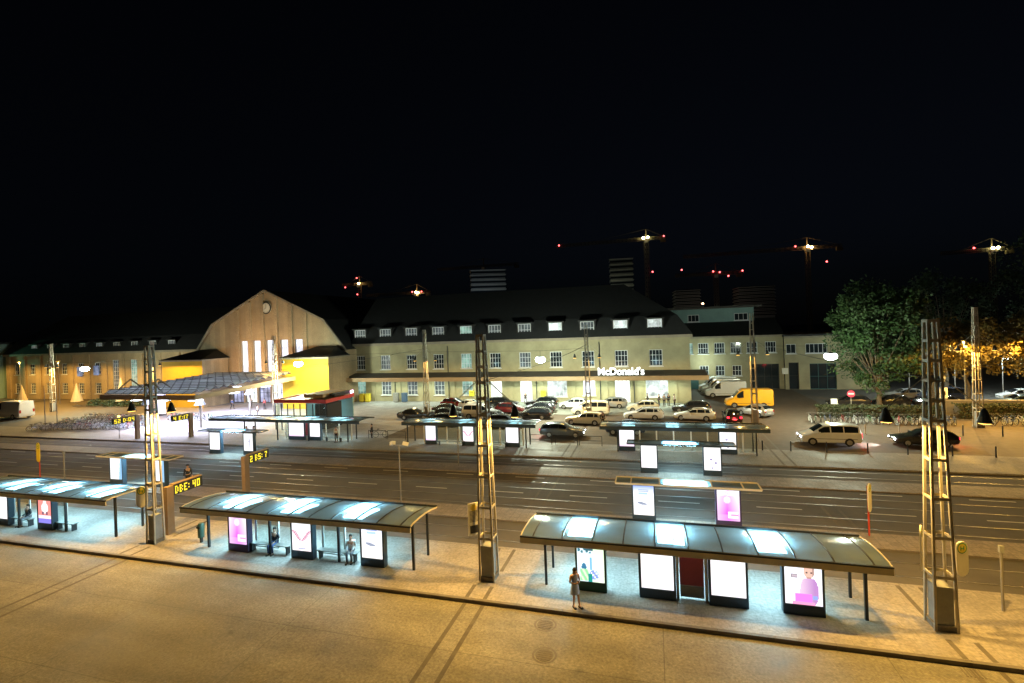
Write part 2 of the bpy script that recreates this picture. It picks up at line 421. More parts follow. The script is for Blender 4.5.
# dark joint bands along the tracks
slab('tram_platform_island', -160, 120, 29.0, 31.0, .06, M['island'], kerb=0)
slab('tram_platform_island', -160, 120, 38.4, 40.6, .06, M['island'], kerb=0)
slab('tram_platform', -160, 120, 43.7, 48.9, .13, M['farplat'], kerb=0)
struct('plaza', MB().quad((-82,48.9,.004),(-30,48.9,.004),(-30,76,.004),(-82,76,.004)), M['plaza'])
struct('forecourt', MB().quad((-30,65.5,.008),(7.2,65.5,.008),(7.2,76,.008),(-30,76,.008)), M['fore'])
struct('taxi_yard', MB().quad((-30,48.9,.004),(60,48.9,.004),(60,65.4,.004),(-30,65.4,.004)), M['lot'])
struct('side_yard', MB().quad((7.2,65.4,.004),(22,65.4,.004),(22,92,.004),(7.2,92,.004)), M['lot'])
struct('car_park', MB().quad((22,67,.006),(75,67,.006),(75,110,.006),(22,110,.006)), M['asphalt'])
struct('beer_garden_ground', MB().quad((-145,58,.006),(-84,58,.006),(-84,76,.006),(-145,76,.006)), M['lot'])
for mx in (-28.7, -7.9, 10.3):  # paired dark strips on the ground along each mast line
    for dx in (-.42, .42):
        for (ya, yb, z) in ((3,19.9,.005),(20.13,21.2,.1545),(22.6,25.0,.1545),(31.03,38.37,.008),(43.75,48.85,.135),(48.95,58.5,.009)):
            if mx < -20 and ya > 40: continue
            struct('dark_strip', MB().quad((mx+dx-.09+.012*(ya-22)*0,ya,z),(mx+dx+.09,ya,z),(mx+dx+.09,yb,z),(mx+dx-.09,yb,z), M['darkstrip']))
def rail(y):
    mb = MB()
    mb.box(-160, 120, y-.032, y+.032, -.02, .012, M['rail'])
    mb.box(-160, 120, y+.032, y+.072, -.02, .006, M['groove'])
    struct('tram_rail', mb)
for c in (26.95, 32.35, 36.0, 42.2):
    rail(c-.72); rail(c+.72)
# lane paint between the tracks
mb = MB()
for x in range(-120, 90, 6):
    mb.quad((x,34.1,.009),(x+2.6,34.1,.009),(x+2.6,34.22,.009),(x,34.22,.009), M['line'])
    mb.quad((x+1,37.7,.009),(x+3.4,37.7,.009),(x+3.4,37.82,.009),(x+1,37.82,.009), M['line'])
struct('lane_marking', mb)
# ------------------------------------------------------------------ lattice masts with sodium lamps
def mast(name_label, x, y, H=11.75, base=.70, top=.31, lampz=7.7, sod=True, box=True, rz=0.0, power=1500, lean=0):
    t = thing('lattice_mast', name_label, 'mast', (x, y, 0.0 if y > 30 else .15), rz, 'steel lattice masts of the tram stop')
    H = H - (0 if y > 30 else .15)
    legs = []
    for sx in (-1, 1):
        for sy in (-1, 1):
            mb = MB(); mb.bar((sx*base/2, sy*base/2, 0), (sx*top/2, sy*top/2, H), .085, .085); mb.build('leg', M['maststeel'], t)
    def w(z): return base + (top-base)*z/H
    z = 2.0
    while z < H:
        k = w(z)/2+.045; q = k-.035; h_ = .05
        vs = [(i*r, j*r, z+u) for u in (-h_, h_) for r in (k, q) for (i, j) in ((-1,-1),(1,-1),(1,1),(-1,1))]
        fs = []
        for i in range(4):
            n_ = (i+1) % 4; fs += [(i, n_, 8+n_, 8+i), (4+i, 12+i, 12+n_, 4+n_), (i, 4+i, 4+n_, n_), (8+i, 8+n_, 12+n_, 12+i)]
        MB().add(vs, fs).build('batten', M['maststeel'], t)
        z += 1.45 if z < lampz-.6 else .75
    if box:
        k = w(.9)/2 - .055
        mb = MB().box(-k, k, -k, k, .22, 1.62, M['greybox'])
        mb.box(-k-.07, k+.07, -k-.07, k+.07, 0, .2, M['iron'])
        mb.build('base_cabinet', None, t)
    if sod:
        for s in (-1, 1):
            xx = s*1.55; k = w(lampz)/2
            l = MB().loft([(xx,0,lampz+.55,.04,.04),(xx,0,lampz+.46,.10,.10),(xx,0,lampz+.18,.18,.18),(xx,0,lampz+.02,.24,.24)], 14, M['lampshade']).build('lamp_shade', None, t)
            MB().loft([(xx,0,lampz+.018,.20,.20),(xx,0,lampz-.01,.18,.18)], 12).build('lens', M['sodiumlens'], l)
            MB().bar((s*k, 0, lampz+1.75), (xx, 0, lampz+.55), .035, .035).build('strut', M['maststeel'], t)
            light('SPOT', 'sodium_lamp', (xx, 0, lampz-.03), power, SODIUM, .05, t, 174, .10)
    return t
NEARP, FARP = 2950, 2600
mast('lattice mast with stop signs on both sides in the right foreground', 10.1, 22.05, power=NEARP)
mast('lattice mast between the two large near shelters with one tilted stop sign', -7.85, 21.9, power=NEARP)
mast('slim lattice mast beside the departure board pillar on the near platform at left', -28.6, 21.8, base=.60, top=.28, power=NEARP)
mast('lattice mast on the near platform just beyond the left edge of the picture', -48.5, 21.8, power=NEARP)
mast('lattice mast on the near platform just beyond the right edge of the picture', 28.5, 22.0, power=NEARP)
far = [(-104,'far lattice mast with two small lamps in front of the left station wing',12.2),(-80,'far lattice mast beside the left yellow entrance block',12),(-55.5,'far lattice mast in front of the tall lit hall windows',12.2),(-30.3,'far lattice mast rising left of the black taxi rank',12.2),
       (-8,'far lattice mast rising from behind the white people carrier and pale taxi',12.1),(11,'far lattice mast in front of the orange delivery van',12.7),(32,'far lattice mast among the orange lit trees at the right',12.4)]
for x, lab, h in far: mast(lab, x, 61.5, H=h, base=.62, top=.28, lampz=7.9, power=FARP*(.55 if -40 < x < 20 else 1.3))

# ------------------------------------------------------------------ white pendant lamps on a wire between the far masts
def pendant(lab, x, y, z, power, xa, xb):
    t = thing('pendant_lamp', lab, 'street lamp', (x, y, z), 0, 'white pendant lamps hung over the square')
    MB().loft([(0,0,.12,.1,.1),(0,0,.02,.42,.42),(0,0,-.02,.45,.45)], 12).build('lamp_shade', M['darksteel'], t)
    MB().loft([(0,0,-.025,.45,.45),(0,0,-.25,.68,.68),(0,0,-.58,.60,.60),(0,0,-.78,.2,.2)], 12).build('lens', M['whitelens'], t)
    mb = MB().tube((0,0,.12),(0,0,.8),.02); mb.tube((xa-x,0,1.0),(0,0,.8),.014); mb.tube((0,0,.8),(xb-x,0,1.0),.014); mb.build('wire', M['wire'], t)
    light('POINT', 'white_lamp', (0,0,-1.0), power, (.88,1.0,.76), .25, t)
PEN = 10500
pendant('bright white pendant lamp in front of the upper windows of the central wing', -14.1, 62, 8.1, PEN, -30.3, -8)
pendant('bright white pendant lamp beside the big green tree at right', 19.0, 62, 7.9, PEN*.6, 11, 32)
pendant('bright white pendant lamp in front of the left station wing', -96.5, 62, 7.9, PEN*.45, -104, -80)
pendant('white pendant lamp at the corner of the right yellow entrance block', -51.6, 62, 8.1, PEN*.5, -55.5, -30.3)

# span wires across the tram road
def wire(lab, a, b, r=.014, sag=.3):
    mb = MB(); p = None
    for i in range(9):
        t = i/8; q = Vector(a).lerp(Vector(b), t); q.z -= sag*4*t*(1-t)
        if p is not None: mb.tube(p, q, r, n=5, caps=False)
        p = q
    tag(mb.build('span_wire', M['wire']), lab, 'overhead wire', 'tram span wires')
wire('dark span wire from the right foreground mast to the far mast by the orange van', (10.1,22.3,9.5),(11,61.3,9.6))
wire('dark span wire from the middle foreground mast to the far mast by the pale taxi', (-7.9,22.2,9.5),(-8,61.3,9.6))
wire('dark span wire from the slim left mast to the far mast by the taxi rank', (-28.6,22.1,9.5),(-30.3,61.3,9.6))

# ------------------------------------------------------------------ posters
def paint_poster(w, h, fn, nx=40, nz=60):
    mb = MB(); vs = []; fs = []; cols = []
    for j in range(nz):
        for i in range(nx):
            pass
    vs = [(-w/2 + w*i/nx, 0, h*j/nz) for j in range(nz+1) for i in range(nx+1)]
    for j in range(nz):
        for i in range(nx):
            a = j*(nx+1)+i; fs.append((a, a+1, a+nx+2, a+nx+1)); cols.append(fn((i+.5)/nx, (j+.5)/nz))
    mb.add(vs, fs, M['poster'])
    o = mb.build('poster', fix=False)
    at = o.data.color_attributes.new('print', 'FLOAT_COLOR', 'CORNER')
    dat = []
    for c in cols: dat += list((*c, 1.0))*4
    at.data.foreach_set('color', dat)
    return o
def mixc(a, b, t): return tuple(x*(1-t)+y*t for x, y in zip(a, b))
W_ = (1, 1, 1)
def p_white(u, v): return mixc((1,1,1), (.96,.93,.97), .5+.5*math.sin(9*u+4*v))
def p_pink(u, v):
    c = mixc((.80,.25,.85), (1,.86,1), min(1, abs(u-.45)*1.7+ (v-.55)*.8 if v > .2 else abs(u-.5)))
    c = tuple(min(1, max(0, x)) for x in c)
    if v > .82: c = mixc(c, W_, .75 if (int(u*9)+int(v*30)) % 3 else .25)
    if .08 < v < .30 and .48 < u < .92: c = (1,.93,.98) if not (.17 < v < .21 and u > .6) else (.8,.3,.6)
    if ((u-.45)/.16)**2+((v-.68)/.12)**2 < 1: c = mixc(c, W_, .6)
    return c
def p_cars(u, v):
    c = mixc((1,.97,.99), (.90,.95,1), v)
    d = abs(u-.5)
    if .30 < v < .62 and abs(v-.42-.25*(d-.2)*3) < .06+.2*max(0, .12-abs(d-.25)): c = (.55,.25,.35) if (int(u*14)+int(v*20)) % 2 else (.85,.55,.65)
    if v < .3 and abs(d-.25) < .16: c = (1,.86,.9)
    if .05 < v < .09 and .3 < u < .7: c = (.4,.45,.6)
    return c
def p_boat(u, v):
    c = mixc((1,1,1), (.28,.42,.95), max(0, (v-.72)/.28)**1.2) if v > .72 else W_
    if .90 > v > .80 and (int(v*40) % 2 == 0) and .25 < u < .75: c = (.15,.25,.7)
    if .70 < v < .76 and .25 < u < .7: c = (.45,.65,.9)
    if abs(v-.40+.12*(u-.4)) < .035*(1-abs(u-.4)*2.2)+.01 and .2 < u < .65: c = (.30,.34,.45)
    if v < .3: c = mixc(c, (1,.93,.85), .5)
    return c
def p_green(u, v):
    c = (.86,1,.80) if u > .58 else (.82,.96,1)
    if u > .58: c = mixc(c, (.55,1,.35), max(0, v-.55))
    if v > .72 and u < .55 and (math.sin(23*u+31*v)+math.sin(41*u-17*v)) > .2: c = (.06,.2,.25)
    if .78 < v < .84 and .25 < u < .6: c = (.05,.13,.16)
    if ((u-.25)/.09)**2+((v-.36)/.1)**2 < 1: c = (.05,.2,.35)
    if .02 < v < .32 and .10 < u < .42: c = (.3,.75,.35) if (int(u*10+v*8) % 2) else (.7,.95,.6)
    if ((u-.62)/.18)**2+((v-.18)/.12)**2 < 1: c = (.25,.35,.9) if (int(u*16)+int(v*20)) % 3 else (.9,.95,1)
    if .40 < u < .55 and v < .2: c = (.02,.30,.25)
    if .48 < u < .56 and .3 < v < .62: c = (.2,.5,.75)
    return c
def p_child(u, v):
    c = mixc((1,.95,1), (.90,.96,1), v)
    if v > .84 and u < .55 and math.sin(30*u)+math.sin(26*v+8*u) > .1: c = (.25,.38,.4)
    if .60 < v < .68 and .18 < u < .36: c = (.55,.45,.5) if .62 < v < .66 and .2 < u < .34 else (.3,.25,.3)
    if ((u-.66)/.25)**2+((v-.30)/.36)**2 < 1 and v < .60: c = mixc((.50,.25,.55), (1,.78,.85), max(0, .8-u)*1.6)
    if ((u-.66)/.145)**2+((v-.77)/.17)**2 < 1: c = (.78,.50,.40) if u < .74 else (.45,.27,.22)
    if ((u-.64)/.16)**2+((v-.88)/.09)**2 < 1 and v > .84: c = (.10,.06,.06)
    if .60 < v < .64 and .6 < u < .72: c = (.55,.3,.25)
    if .72 < v < .75 and (.58 < u < .63 or .70 < u < .74): c = (.12,.07,.06)
    if .06 < v < .25 and .28 < u < .72: c = (.82,.22,.82)
    if .0 < v < .06 and .2 < u < .8: c = (.95,.35,.6)
    if .14 < v < .22 and .76 < u < .88: c = (.3,.4,.95)
    return c
def p_red(u, v):
    c = (.92,.28,.25)
    if v < .16: c = (.25,.22,.75)
    if .16 < v < .28: c = (1,.9,.95) if int(v*40) % 2 else (.7,.5,.75)
    if ((u-.5)/.26)**2+((v-.55)/.2)**2 < 1: c = (1,.93,.93)
    if ((u-.5)/.13)**2+((v-.75)/.09)**2 < 1: c = (1,.8,.78)
    if .30 < v < .42 and abs(abs(u-.5)-.15) < .07: c = (.2,.1,.15)
    if v > .9: c = (1,.85,.85)
    return c
def p_dots(u, v):
    c = (1,1,1)
    for (a, b, r) in ((.42,.48,.07),(.70,.32,.07),(.5,.10,.05)):
        if abs(u-a) < r and abs(v-b) < r*.6: c = (.35,.3,.5)
    return c
def p_figure(u, v):
    c = (1,1,1)
    if abs(u-.62) < .05 and .2 < v < .75: c = (.45,.45,.55)
    if .5 < v < .6 and .45 < u < .75: c = (.5,.5,.6)
    return c
def p_half(u, v): return (1,1,1) if u < .72+.12*v else (.30,.55,.85)
def p_lilac(u, v): return (1,.97,1) if v > .12 else (.90,.70,.92)

def display(lab, x, y, z, fn, w=1.36, h=2.18, d=.34, case='case', group='backlit advertising cases', glowf=1.0):
    t = thing('advertising_case', lab, 'advertising case', (x, y, z), 0, group)
    mb = MB(); f = .085; b = .42
    # frame ring, plinth and back
    mb.box(-w/2, w/2, -d/2, d/2, 0, b, M[case])
    mb.box(-w/2, -w/2+f, -d/2, d/2, b, h, M[case]); mb.box(w/2-f, w/2, -d/2, d/2, b, h, M[case])
    mb.box(-w/2, w/2, -d/2, d/2, h, h+.09, M[case]); mb.box(-w/2+f, w/2-f, d/2-.05, d/2-.01, b, h, M[case])
    mb.build('case', None, t)
    MB().box(-w/2+.04, w/2-.04, -d/2+.03, d/2-.03, -.005, .0, M['iron']).build('foot', None, t) if False else None
    p = paint_poster(w-2*f, h-b, fn); p.parent = t; p.location = (0, -d/2+.025, b)
    return t

# ------------------------------------------------------------------ big glass roofed shelters
def shelter(lab, xc, yf, z0, L=14.3, posts=(-6.2,-2.05,2.2,6.45), strips=(), benches=(), lit=(1,4,8), backposts=True, wall=None, power=120, roofh=0.0, lampmat='tube'):
    """yf: y of the front roof edge"""
    t = thing('tram_shelter', lab, 'shelter', (xc, yf, z0), 0, 'long glass roofed tram shelters')
    prof = [(0,2.44),(.28,2.49),(.9,2.515),(1.6,2.495),(2.3,2.42),(3.0,2.30)]
    def pz(y):
        for (a, b), (c, d) in zip(prof, prof[1:]):
            if a <= y <= c: return b + (d-b)*(y-a)/(c-a)
        return prof[-1][1]
    nb = 10; e = .55; bw = (L-2*e)/nb
    xs = [-L/2, -L/2+e] + [-L/2+e+bw*i for i in range(1, nb)] + [L/2-e, L/2]
    mb = MB(); n = 14
    ys = [3.0*i/n for i in range(n+1)]
    for k in range(len(xs)-1):
        vs = []; fs = []
        for y in ys: vs += [(xs[k]+.03, y, pz(y)), (xs[k+1]-.03, y, pz(y))]
        for i in range(n): fs.append((2*i, 2*i+1, 2*i+3, 2*i+2))
        mb.add(vs, fs, M['glassroof'], True)
    mb.build('roof_glass', None, t)
    for i, x in enumerate(xs):
        m = M['fascia'] if yf < 30 and i in (0, len(xs)-1) else M['darksteel']
        mb = MB()
        for (a, b), (c, d) in zip(prof, prof[1:]): mb.bar((x, a, b-.01), (x, c, d-.01), .045, .07, m)
        mb.build('rafter', None, t)
    MB().box(-L/2-.03, L/2+.03, -.07, .0, 2.15, 2.40, M['fascia' if yf < 30 else 'case']).box(-L/2-.03, L/2+.03, -.09, .0, 2.402, 2.47, M['darksteel']).build('fascia', None, t)
    MB().box(-L/2, L/2, 3.0, 3.06, 2.27, 2.39).build('rear_gutter', M['darksteel'], t)
    for x in posts:
        MB().box(x-.055, x+.055, .62, .73, 0, pz(.68)-.07).build('post', M['darksteel'], t)
    if backposts:
        for x in (posts[0], posts[-1]): MB().box(x-.05, x+.05, 2.25, 2.35, 0, pz(2.3)-.07).build('post', M['darksteel'], t)
    for x in strips:
        MB().box(x-.06, x+.06, 1.1, 1.14, .12, 2.45).build('glass_wall_mullion', M['whitestrip'], t)
    if wall:
        for (a, b) in wall:
            mb = MB().quad((a, 1.13, .18),(b, 1.13, .18),(b, 1.13, 2.4),(a, 1.13, 2.4), M['glass'])
            mb.box(a, b, 1.11, 1.15, .10, .17, M['alu']); mb.build('glass_wall', None, t)
    for (a, b) in benches:
        o = MB().box(a, b, .66, 1.02, .44, .48).build('bench', M['bench'], t)
        mb = MB()
        for x in (a+.15, b-.15): mb.box(x-.03, x+.03, .70, .98, 0, .437); mb.box(x-.05, x+.05, .68, 1.0, .38, .437)
        mb.build('bench_leg', M['darksteel'], o)
    for k in lit:
        x0 = xs[k+1]+.10; x1 = xs[k+2]-.10
        mb = MB(); 
        for (a, b) in ((.95,1.5),(1.52,2.07),(2.09,2.64)):
            mb.add([(x0,a,pz(a)-.32),(x1,a,pz(a)-.32),(x1,b,pz(b)-.32),(x0,b,pz(b)-.32),(x0,a,pz(a)-.25),(x1,a,pz(a)-.25),(x1,b,pz(b)-.25),(x0,b,pz(b)-.25)],
                   [(0,3,2,1),(4,5,6,7),(0,1,5,4),(1,2,6,5),(2,3,7,6),(3,0,4,7)], M[lampmat])
        mb.build('light_box', None, t)
    return t
PZ = .15
shelter('large glass roofed shelter in the right foreground, beside the woman in the pale dress', 1.12, 21.25, PZ, posts=(-6.2,-2.0,2.25,6.5), strips=(-.57,.83), lit=(1,4,7))
shelter('glass roofed shelter with magenta and boat posters, left of the middle mast', -18.7, 21.2, PZ, posts=(-6.0,-1.75,2.6,6.9), strips=(-3.1,-1.6,1.3,2.65),
        wall=((-3.1,-1.6),(1.3,2.65)), benches=((-3.2,-.6),(1.2,3.6)), lit=(1,4,7))
shelter('glass roofed shelter cut by the left edge of the picture', -38.8, 21.2, PZ, posts=(-6.0,-1.75,2.6,6.9), strips=(-3.0,-1.5,2.0), wall=((-3.0,-1.5),(.9,2.0)), benches=((-3.1,-.8),(1.6,3.2)), lit=(2,5,8))
BP = 45.75
shelter('far glass walled shelter in front of the black taxis', -18.3, BP, .13, posts=(-6.9,6.0), strips=(-5.2,-2.6,-1.2,1.8,3.2,5.6), wall=((-5.2,-1.2),(-1.2,3.2),(3.2,5.6)), benches=((-3.5,-.6),(2,4)), lit=(1,4,8), lampmat='tube_dim')
shelter('far glass walled shelter at right, in front of the white cars', 2.15, BP, .13, posts=(-5.6,6.2), strips=(-3.6,-2.1,-.6,.9,2.3,5.2,6.3), wall=((-4.6,-2.1),(-2.1,.9),(.9,3.2),(4.9,6.3)), lit=(1,4,7), lampmat='tube_dim')
shelter('far long shelter in front of the red topped glass kiosk', -40.8, BP, .13, L=20.4, posts=(-5.7,-1,3.2,8.3), strips=(-.2,1.8,5.2,6.9,8.5), wall=((-.2,1.8),(4.8,6.9),(6.9,8.5)), benches=((5.3,7.4),), lit=(4,6,8), lampmat='tube_dim')

# advertising cases standing in and between the shelters
NA = 21.9
display('backlit case with a magenta poster, in the mid left shelter', -22.5, NA, PZ, p_pink, case='casepink')
display('backlit case with small reddish shapes, centre of the mid left shelter', -18.3, NA, PZ, p_cars)
display('backlit case with a small grey boat, right end of the mid left shelter', -14.05, NA, PZ, p_boat)
display('backlit case with a red and blue poster, in the shelter at the left edge', -37.9, NA, PZ, p_red)
display('blank white backlit case cut by the left edge of the picture', -42.05, NA, PZ, p_white)
display('green rimmed backlit case with a green and blue picture, behind the woman', -3.0, NA, PZ, p_green, case='casegreen')
display('blank white backlit case left of the maroon board', -.16, NA, PZ, p_white, w=1.5)
display('blank white backlit case right of the maroon board', 2.66, NA, PZ, p_white, w=1.5)
display('backlit case with a child in pink, right end of the right shelter', 5.42, NA, PZ, p_child, w=1.5)
# maroon board
t = thing('information_board', 'maroon information board in a white frame between two blank white cases', 'notice board', (1.25, 22.0, PZ))
MB().box(-.48,.48,-.06,.06,.62,2.06).build('board', M['redboard'], t)
MB().box(-.48,.48,-.07,.07,.12,.60).build('lower_panel', M['greybox'], t)
for s in (-1, 1): MB().box(s*.58-.06, s*.58+.06, -.05, .05, 0, 2.22).build('post', M['whitestrip'], t)
MB().box(-.50,.50,-.045,.045,2.10,2.20).build('header', M['whitestrip'], t)

IA, IB = 30.4, 40.4
def island_roof(lab, xc, y, z0, hw=4.0):
    t = thing('island_shelter_roof', lab, 'shelter', (xc, y, z0), 0, 'narrow roofs over the island advertising cases')
    d = .62; zt = 2.36
    fm = M['fascia'] if y < 35 else M['case']
    mb = MB()
    for s in (-1, 1): mb.box(-hw, hw, s*d-.04, s*d+.04, zt, zt+.10, fm)
    for x in (-hw, -hw+.9, -1.45, 1.45, hw-.9, hw): mb.box(x-.035, x+.035, -d+.04, d-.04, zt+.01, zt+.09, fm)
    mb.build('roof_frame', None, t)
    mb = MB()
    for a, b in ((-hw+.04,-hw+.86),(-hw+.94,-1.49),(-1.41,1.41),(1.49,hw-.94),(hw-.86,hw-.04)):
        mb.quad((a,-d+.04,zt+.05),(b,-d+.04,zt+.05),(b,d-.04,zt+.05),(a,d-.04,zt+.05))
    mb.build('roof_glass', M['glassroof'], t)
    MB().box(-1.2, 1.2, -.42, .42, zt-.06, zt+.02).build('light_box', M['tube'], t)
    for x in (-2.5, 2.5): MB().box(x-.05, x+.05, .22, .30, 0, zt+.0).build('post', M['darksteel'], t)
island_roof('narrow glass roof over the boat and magenta cases on the nearer island at right', 1.55, IA, .06)
island_roof('narrow glass roof over two white cases on the farther island at right', 1.75, IB, .06)
island_roof('narrow glass roof over two cases on the nearer island, behind the slim left mast', -41.4, IA, .06)
island_roof('narrow glass roof over two cases on the farther island at left', -42.0, IB, .06)
display('backlit case with a small grey boat on the nearer island at right', -.85, IA, .06, p_boat)
display('backlit case with a magenta poster on the nearer island at right', 3.85, IA, .06, p_pink, case='casepink')
display('backlit white case, left of the pair on the farther island at right', -.6, IB, .06, p_white)
display('backlit white case with small grey marks on the farther island at right', 4.1, IB, .06, p_dots)
display('backlit white and blue case left of the slim mast on the nearer island', -43.85, IA, .06, p_half, w=1.5)
display('backlit white and blue case seen through the slim left mast', -39.2, IA, .06, p_half, w=1.5)
display('blank backlit white case on the farther island at left', -44.2, IB, .06, p_white, w=1.5)
display('backlit case with a thin grey figure on the farther island at left', -39.9, IB, .06, p_figure, w=1.3)
# cases in the far shelters
FY = 46.9
display('backlit pale case at the left of the far middle shelter', -22.7, FY, .13, p_lilac, w=1.3)
display('backlit case with a small dark picture in the middle of the far middle shelter', -18.5, FY, .13, p_cars, w=1.3)
display('backlit white case at the right of the far middle shelter', -13.8, FY, .13, p_white, w=1.45)
display('backlit white case at the left end of the far right shelter', -2.64, FY, .13, p_lilac, w=1.5)
display('backlit white case with small marks at the right of the far right shelter', 6.1, FY, .13, p_dots, w=1.5)
display('wide backlit white case in the far left shelter under the kiosk', -39.5, FY, .13, p_lilac, w=2.2)
display('backlit white case beside the wide one in the far left shelter', -37.0, FY, .13, p_white, w=1.5)
t = thing('information_board', 'narrow maroon board between two white cases in the far left shelter', 'notice board', (-38.1, FY, .13))
MB().box(-.22,.22,-.06,.06,.5,2.1).build('board', M['redboard'], t); MB().box(-.22,.22,-.05,.05,0,.49).build('foot', M['greybox'], t)

# ------------------------------------------------------------------ departure boards on pillars
LET = {'2':["111","001","111","100","111"],'0':["111","101","101","101","111"],'4':["101","101","111","001","001"],'7':["111","001","010","010","010"],
       'D':["110","101","101","101","110"],'B':["110","101","110","101","110"],'E':["111","100","110","100","111"],'S':["111","100","111","001","111"],':':["0","1","0","1","0"],'I':["1","1","1","1","1"],' ':["0","0","0","0","0"]}
def departure(lab, x, y, z0, ydir, text, H=3.0, Lb=2.0, face=1):
    t = thing('departure_display', lab, 'departure display', (x, y, z0), 0, 'departure displays on brown pillars')
    MB().box(-.16,.16,-.22,.22,0,H).build('pillar', M['pillarbrown'], t)
    y0 = .225*ydir; y1 = ydir*(.225+Lb); a, b = min(y0, y1), max(y0, y1)
    bd = MB().box(-.15,.15,a,b,H-.62,H+.02, M['blackplastic']).box(-.17,.17,a-.001,b+.001,H+.021,H+.07, M['pillarbrown']).build('board', None, t)
    for fx in (1, -1):
        mb = MB(); w = sum(len(LET[c][0])+1 for c in text); px = (Lb-.2)/w; pz = .48/5
        cur = a+.1 if fx > 0 else b-.1
        for c in text:
            g = LET[c]
            for r, row in enumerate(g):
                for q, ch in enumerate(row):
                    if ch == '1':
                        yy = cur + fx*(q*px); z = H-.60+.48-(r+1)*pz+.05
                        mb.box(min(fx*.151, fx*.157), max(fx*.151, fx*.157), min(yy, yy+fx*px*.86), max(yy, yy+fx*px*.86), z, z+pz*.84)
            cur += fx*(len(g[0])+1)*px
        mb.build('led_text', M['ledyellow'], bd)
departure('departure display with yellow figures on a brown pillar beside the slim left mast', -28.9, 22.9, PZ, 1, 'DBE: 40', H=2.9, Lb=2.0)
departure('departure display with yellow figures behind the mid left shelter', -30.2, 30.1, .06, 1, '2 BS: 7', H=2.9, Lb=2.0)
departure('departure display with yellow figures below the station canopy, left one', -61.0, 44.7, .13, -1, 'S2 D:04', H=2.9, Lb=2.6)
departure('departure display with yellow figures right of the canopy, in front of the plaza', -54.8, 46.6, .13, -1, '4 E:I7', H=2.9, Lb=2.2)

# ------------------------------------------------------------------ stop signs, poles, small furniture
def hsign_board(mb_parent, x, y, z, w, h, rot, m='signwhite'):
    """oblong rounded stop board with a yellow-green disc"""
    pts = []
    for i in range(9): a = math.pi*i/8; pts.append((w/2*math.cos(a), h-w/2+w/2*math.sin(a)))
    for i in range(9): a = math.pi+math.pi*i/8; pts.append((w/2*math.cos(a), w/2+w/2*math.sin(a)))
    mb = MB().prism(pts, -.025, .025, 'y', M[m]); b = mb.build('sign_board', None, mb_parent); b.location = (x, y, z); b.rotation_euler = (0, 0, rot)
    for s in (-1, 1):
        ring = [(w*.40*math.cos(2*math.pi*i/20), h-w/2+w*.40*math.sin(2*math.pi*i/20)) for i in range(20)]
        ring2 = [(w*.33*math.cos(2*math.pi*i/20), h-w/2+w*.33*math.sin(2*math.pi*i/20)) for i in range(20)]
        mb = MB().prism(ring, s*.026, s*.029, 'y', M['signgreen']).prism(ring2, s*.0295, s*.032, 'y', M['signyellow'])
        for (a, c, e, f) in ((-.6,-.35,-.6,.6),(.35,.6,-.6,.6),(-.35,.35,-.13,.13)):
            k = w*.26; z_ = h-w/2
            mb.box(a*k, c*k, min(s*.0325, s*.035), max(s*.0325, s*.035), z_+e*k, z_+f*k, M['signgreen'])
        mb.box(-w*.28, w*.28, min(s*.026,s*.029), max(s*.026,s*.029), w*.45, h*.42, M['blackplastic']) if m == 'timetable' else None
        mb.build('stop_emblem', None, b)
def stop_sign(lab, x, y, z, rot, w=.55, h=1.25, arm=None, m='signwhite'):
    t = thing('stop_sign', lab, 'stop sign', (x, y, z), rot, 'oblong tram stop signs')
    hsign_board(t, 0, 0, 0, w, h, 0, m)
    if arm: 
        mb = MB()
        for zz in (.35, h-.3): mb.bar((0, .03, zz), (arm, .03, zz), .03)
        mb.build('bracket', M['galv'], t)
    return t
stop_sign('tall oblong stop sign on the left side of the right foreground mast', 9.42, 21.75, 2.35, R(62), h=1.7, w=.48, arm=.3)
stop_sign('short oblong stop sign with yellow disc on the right side of the right foreground mast', 10.78, 22.0, 2.15, R(22), h=1.3, w=.5, arm=-.3)
stop_sign('oblong stop sign on the slim left mast, beside the end of the shelter roof', -29.35, 21.6, 2.2, R(30), h=1.25, w=.55, arm=.45)
# rectangular timetable on the middle mast
t = thing('timetable_sign', 'tilted rectangular timetable board on the left of the middle mast', 'notice board', (-8.42, 21.6, 2.3), R(42))
MB().box(-.28,.28,-.02,.02,0,1.5).build('sign_board', M['signwhite'], t)
mb = MB()
for k in range(9): mb.box(-.2,.2,-.024,-.021,.62+k*.06,.645+k*.06, M['blackplastic'])
mb.loft([(0,0,0,.01,.01)]) if False else None
mb.box(-.2,.2,-.024,-.021,.08,.45, M['blackplastic'])
ring = [(.16*math.cos(2*math.pi*i/16), 1.28+.16*math.sin(2*math.pi*i/16)) for i in range(16)]
mb.prism(ring, -.026, -.021, 'y', M['signyellow']); mb.build('printed_sheet', None, t)
def pole_sign(lab, x, y, z0, post, zb, h, w, rot, m):
    t = thing('stop_sign', lab, 'stop sign', (x, y, z0), rot, 'oblong tram stop signs')
    MB().tube((0,0,0),(0,0,zb+h*.9),.045).build('post', post, t)
    hsign_board(t, 0, -.075, zb, w, h, 0, m)
pole_sign('oblong white stop sign on a red post behind the right shelter', 10.9, 31.2 - .6, .06, M['redpost'], 1.3, 1.55, .5, R(55), 'signwhite')
pole_sign('oblong yellow stop sign on a red post behind the left edge shelter', -53.4, 30.4, .06, M['redpost'], 1.45, 1.75, .62, R(-10), 'signyellow')
def simple_post(lab, x, y, z0, h, head=True):
    t = thing('slim_post', lab, 'post', (x, y, z0))
    MB().tube((0,0,0),(0,0,h),.05).build('post', M['galv'], t)
    if head: MB().box(-.07,.07,-.06,.06,h,h+.28).build('head', M['greybox'], t)
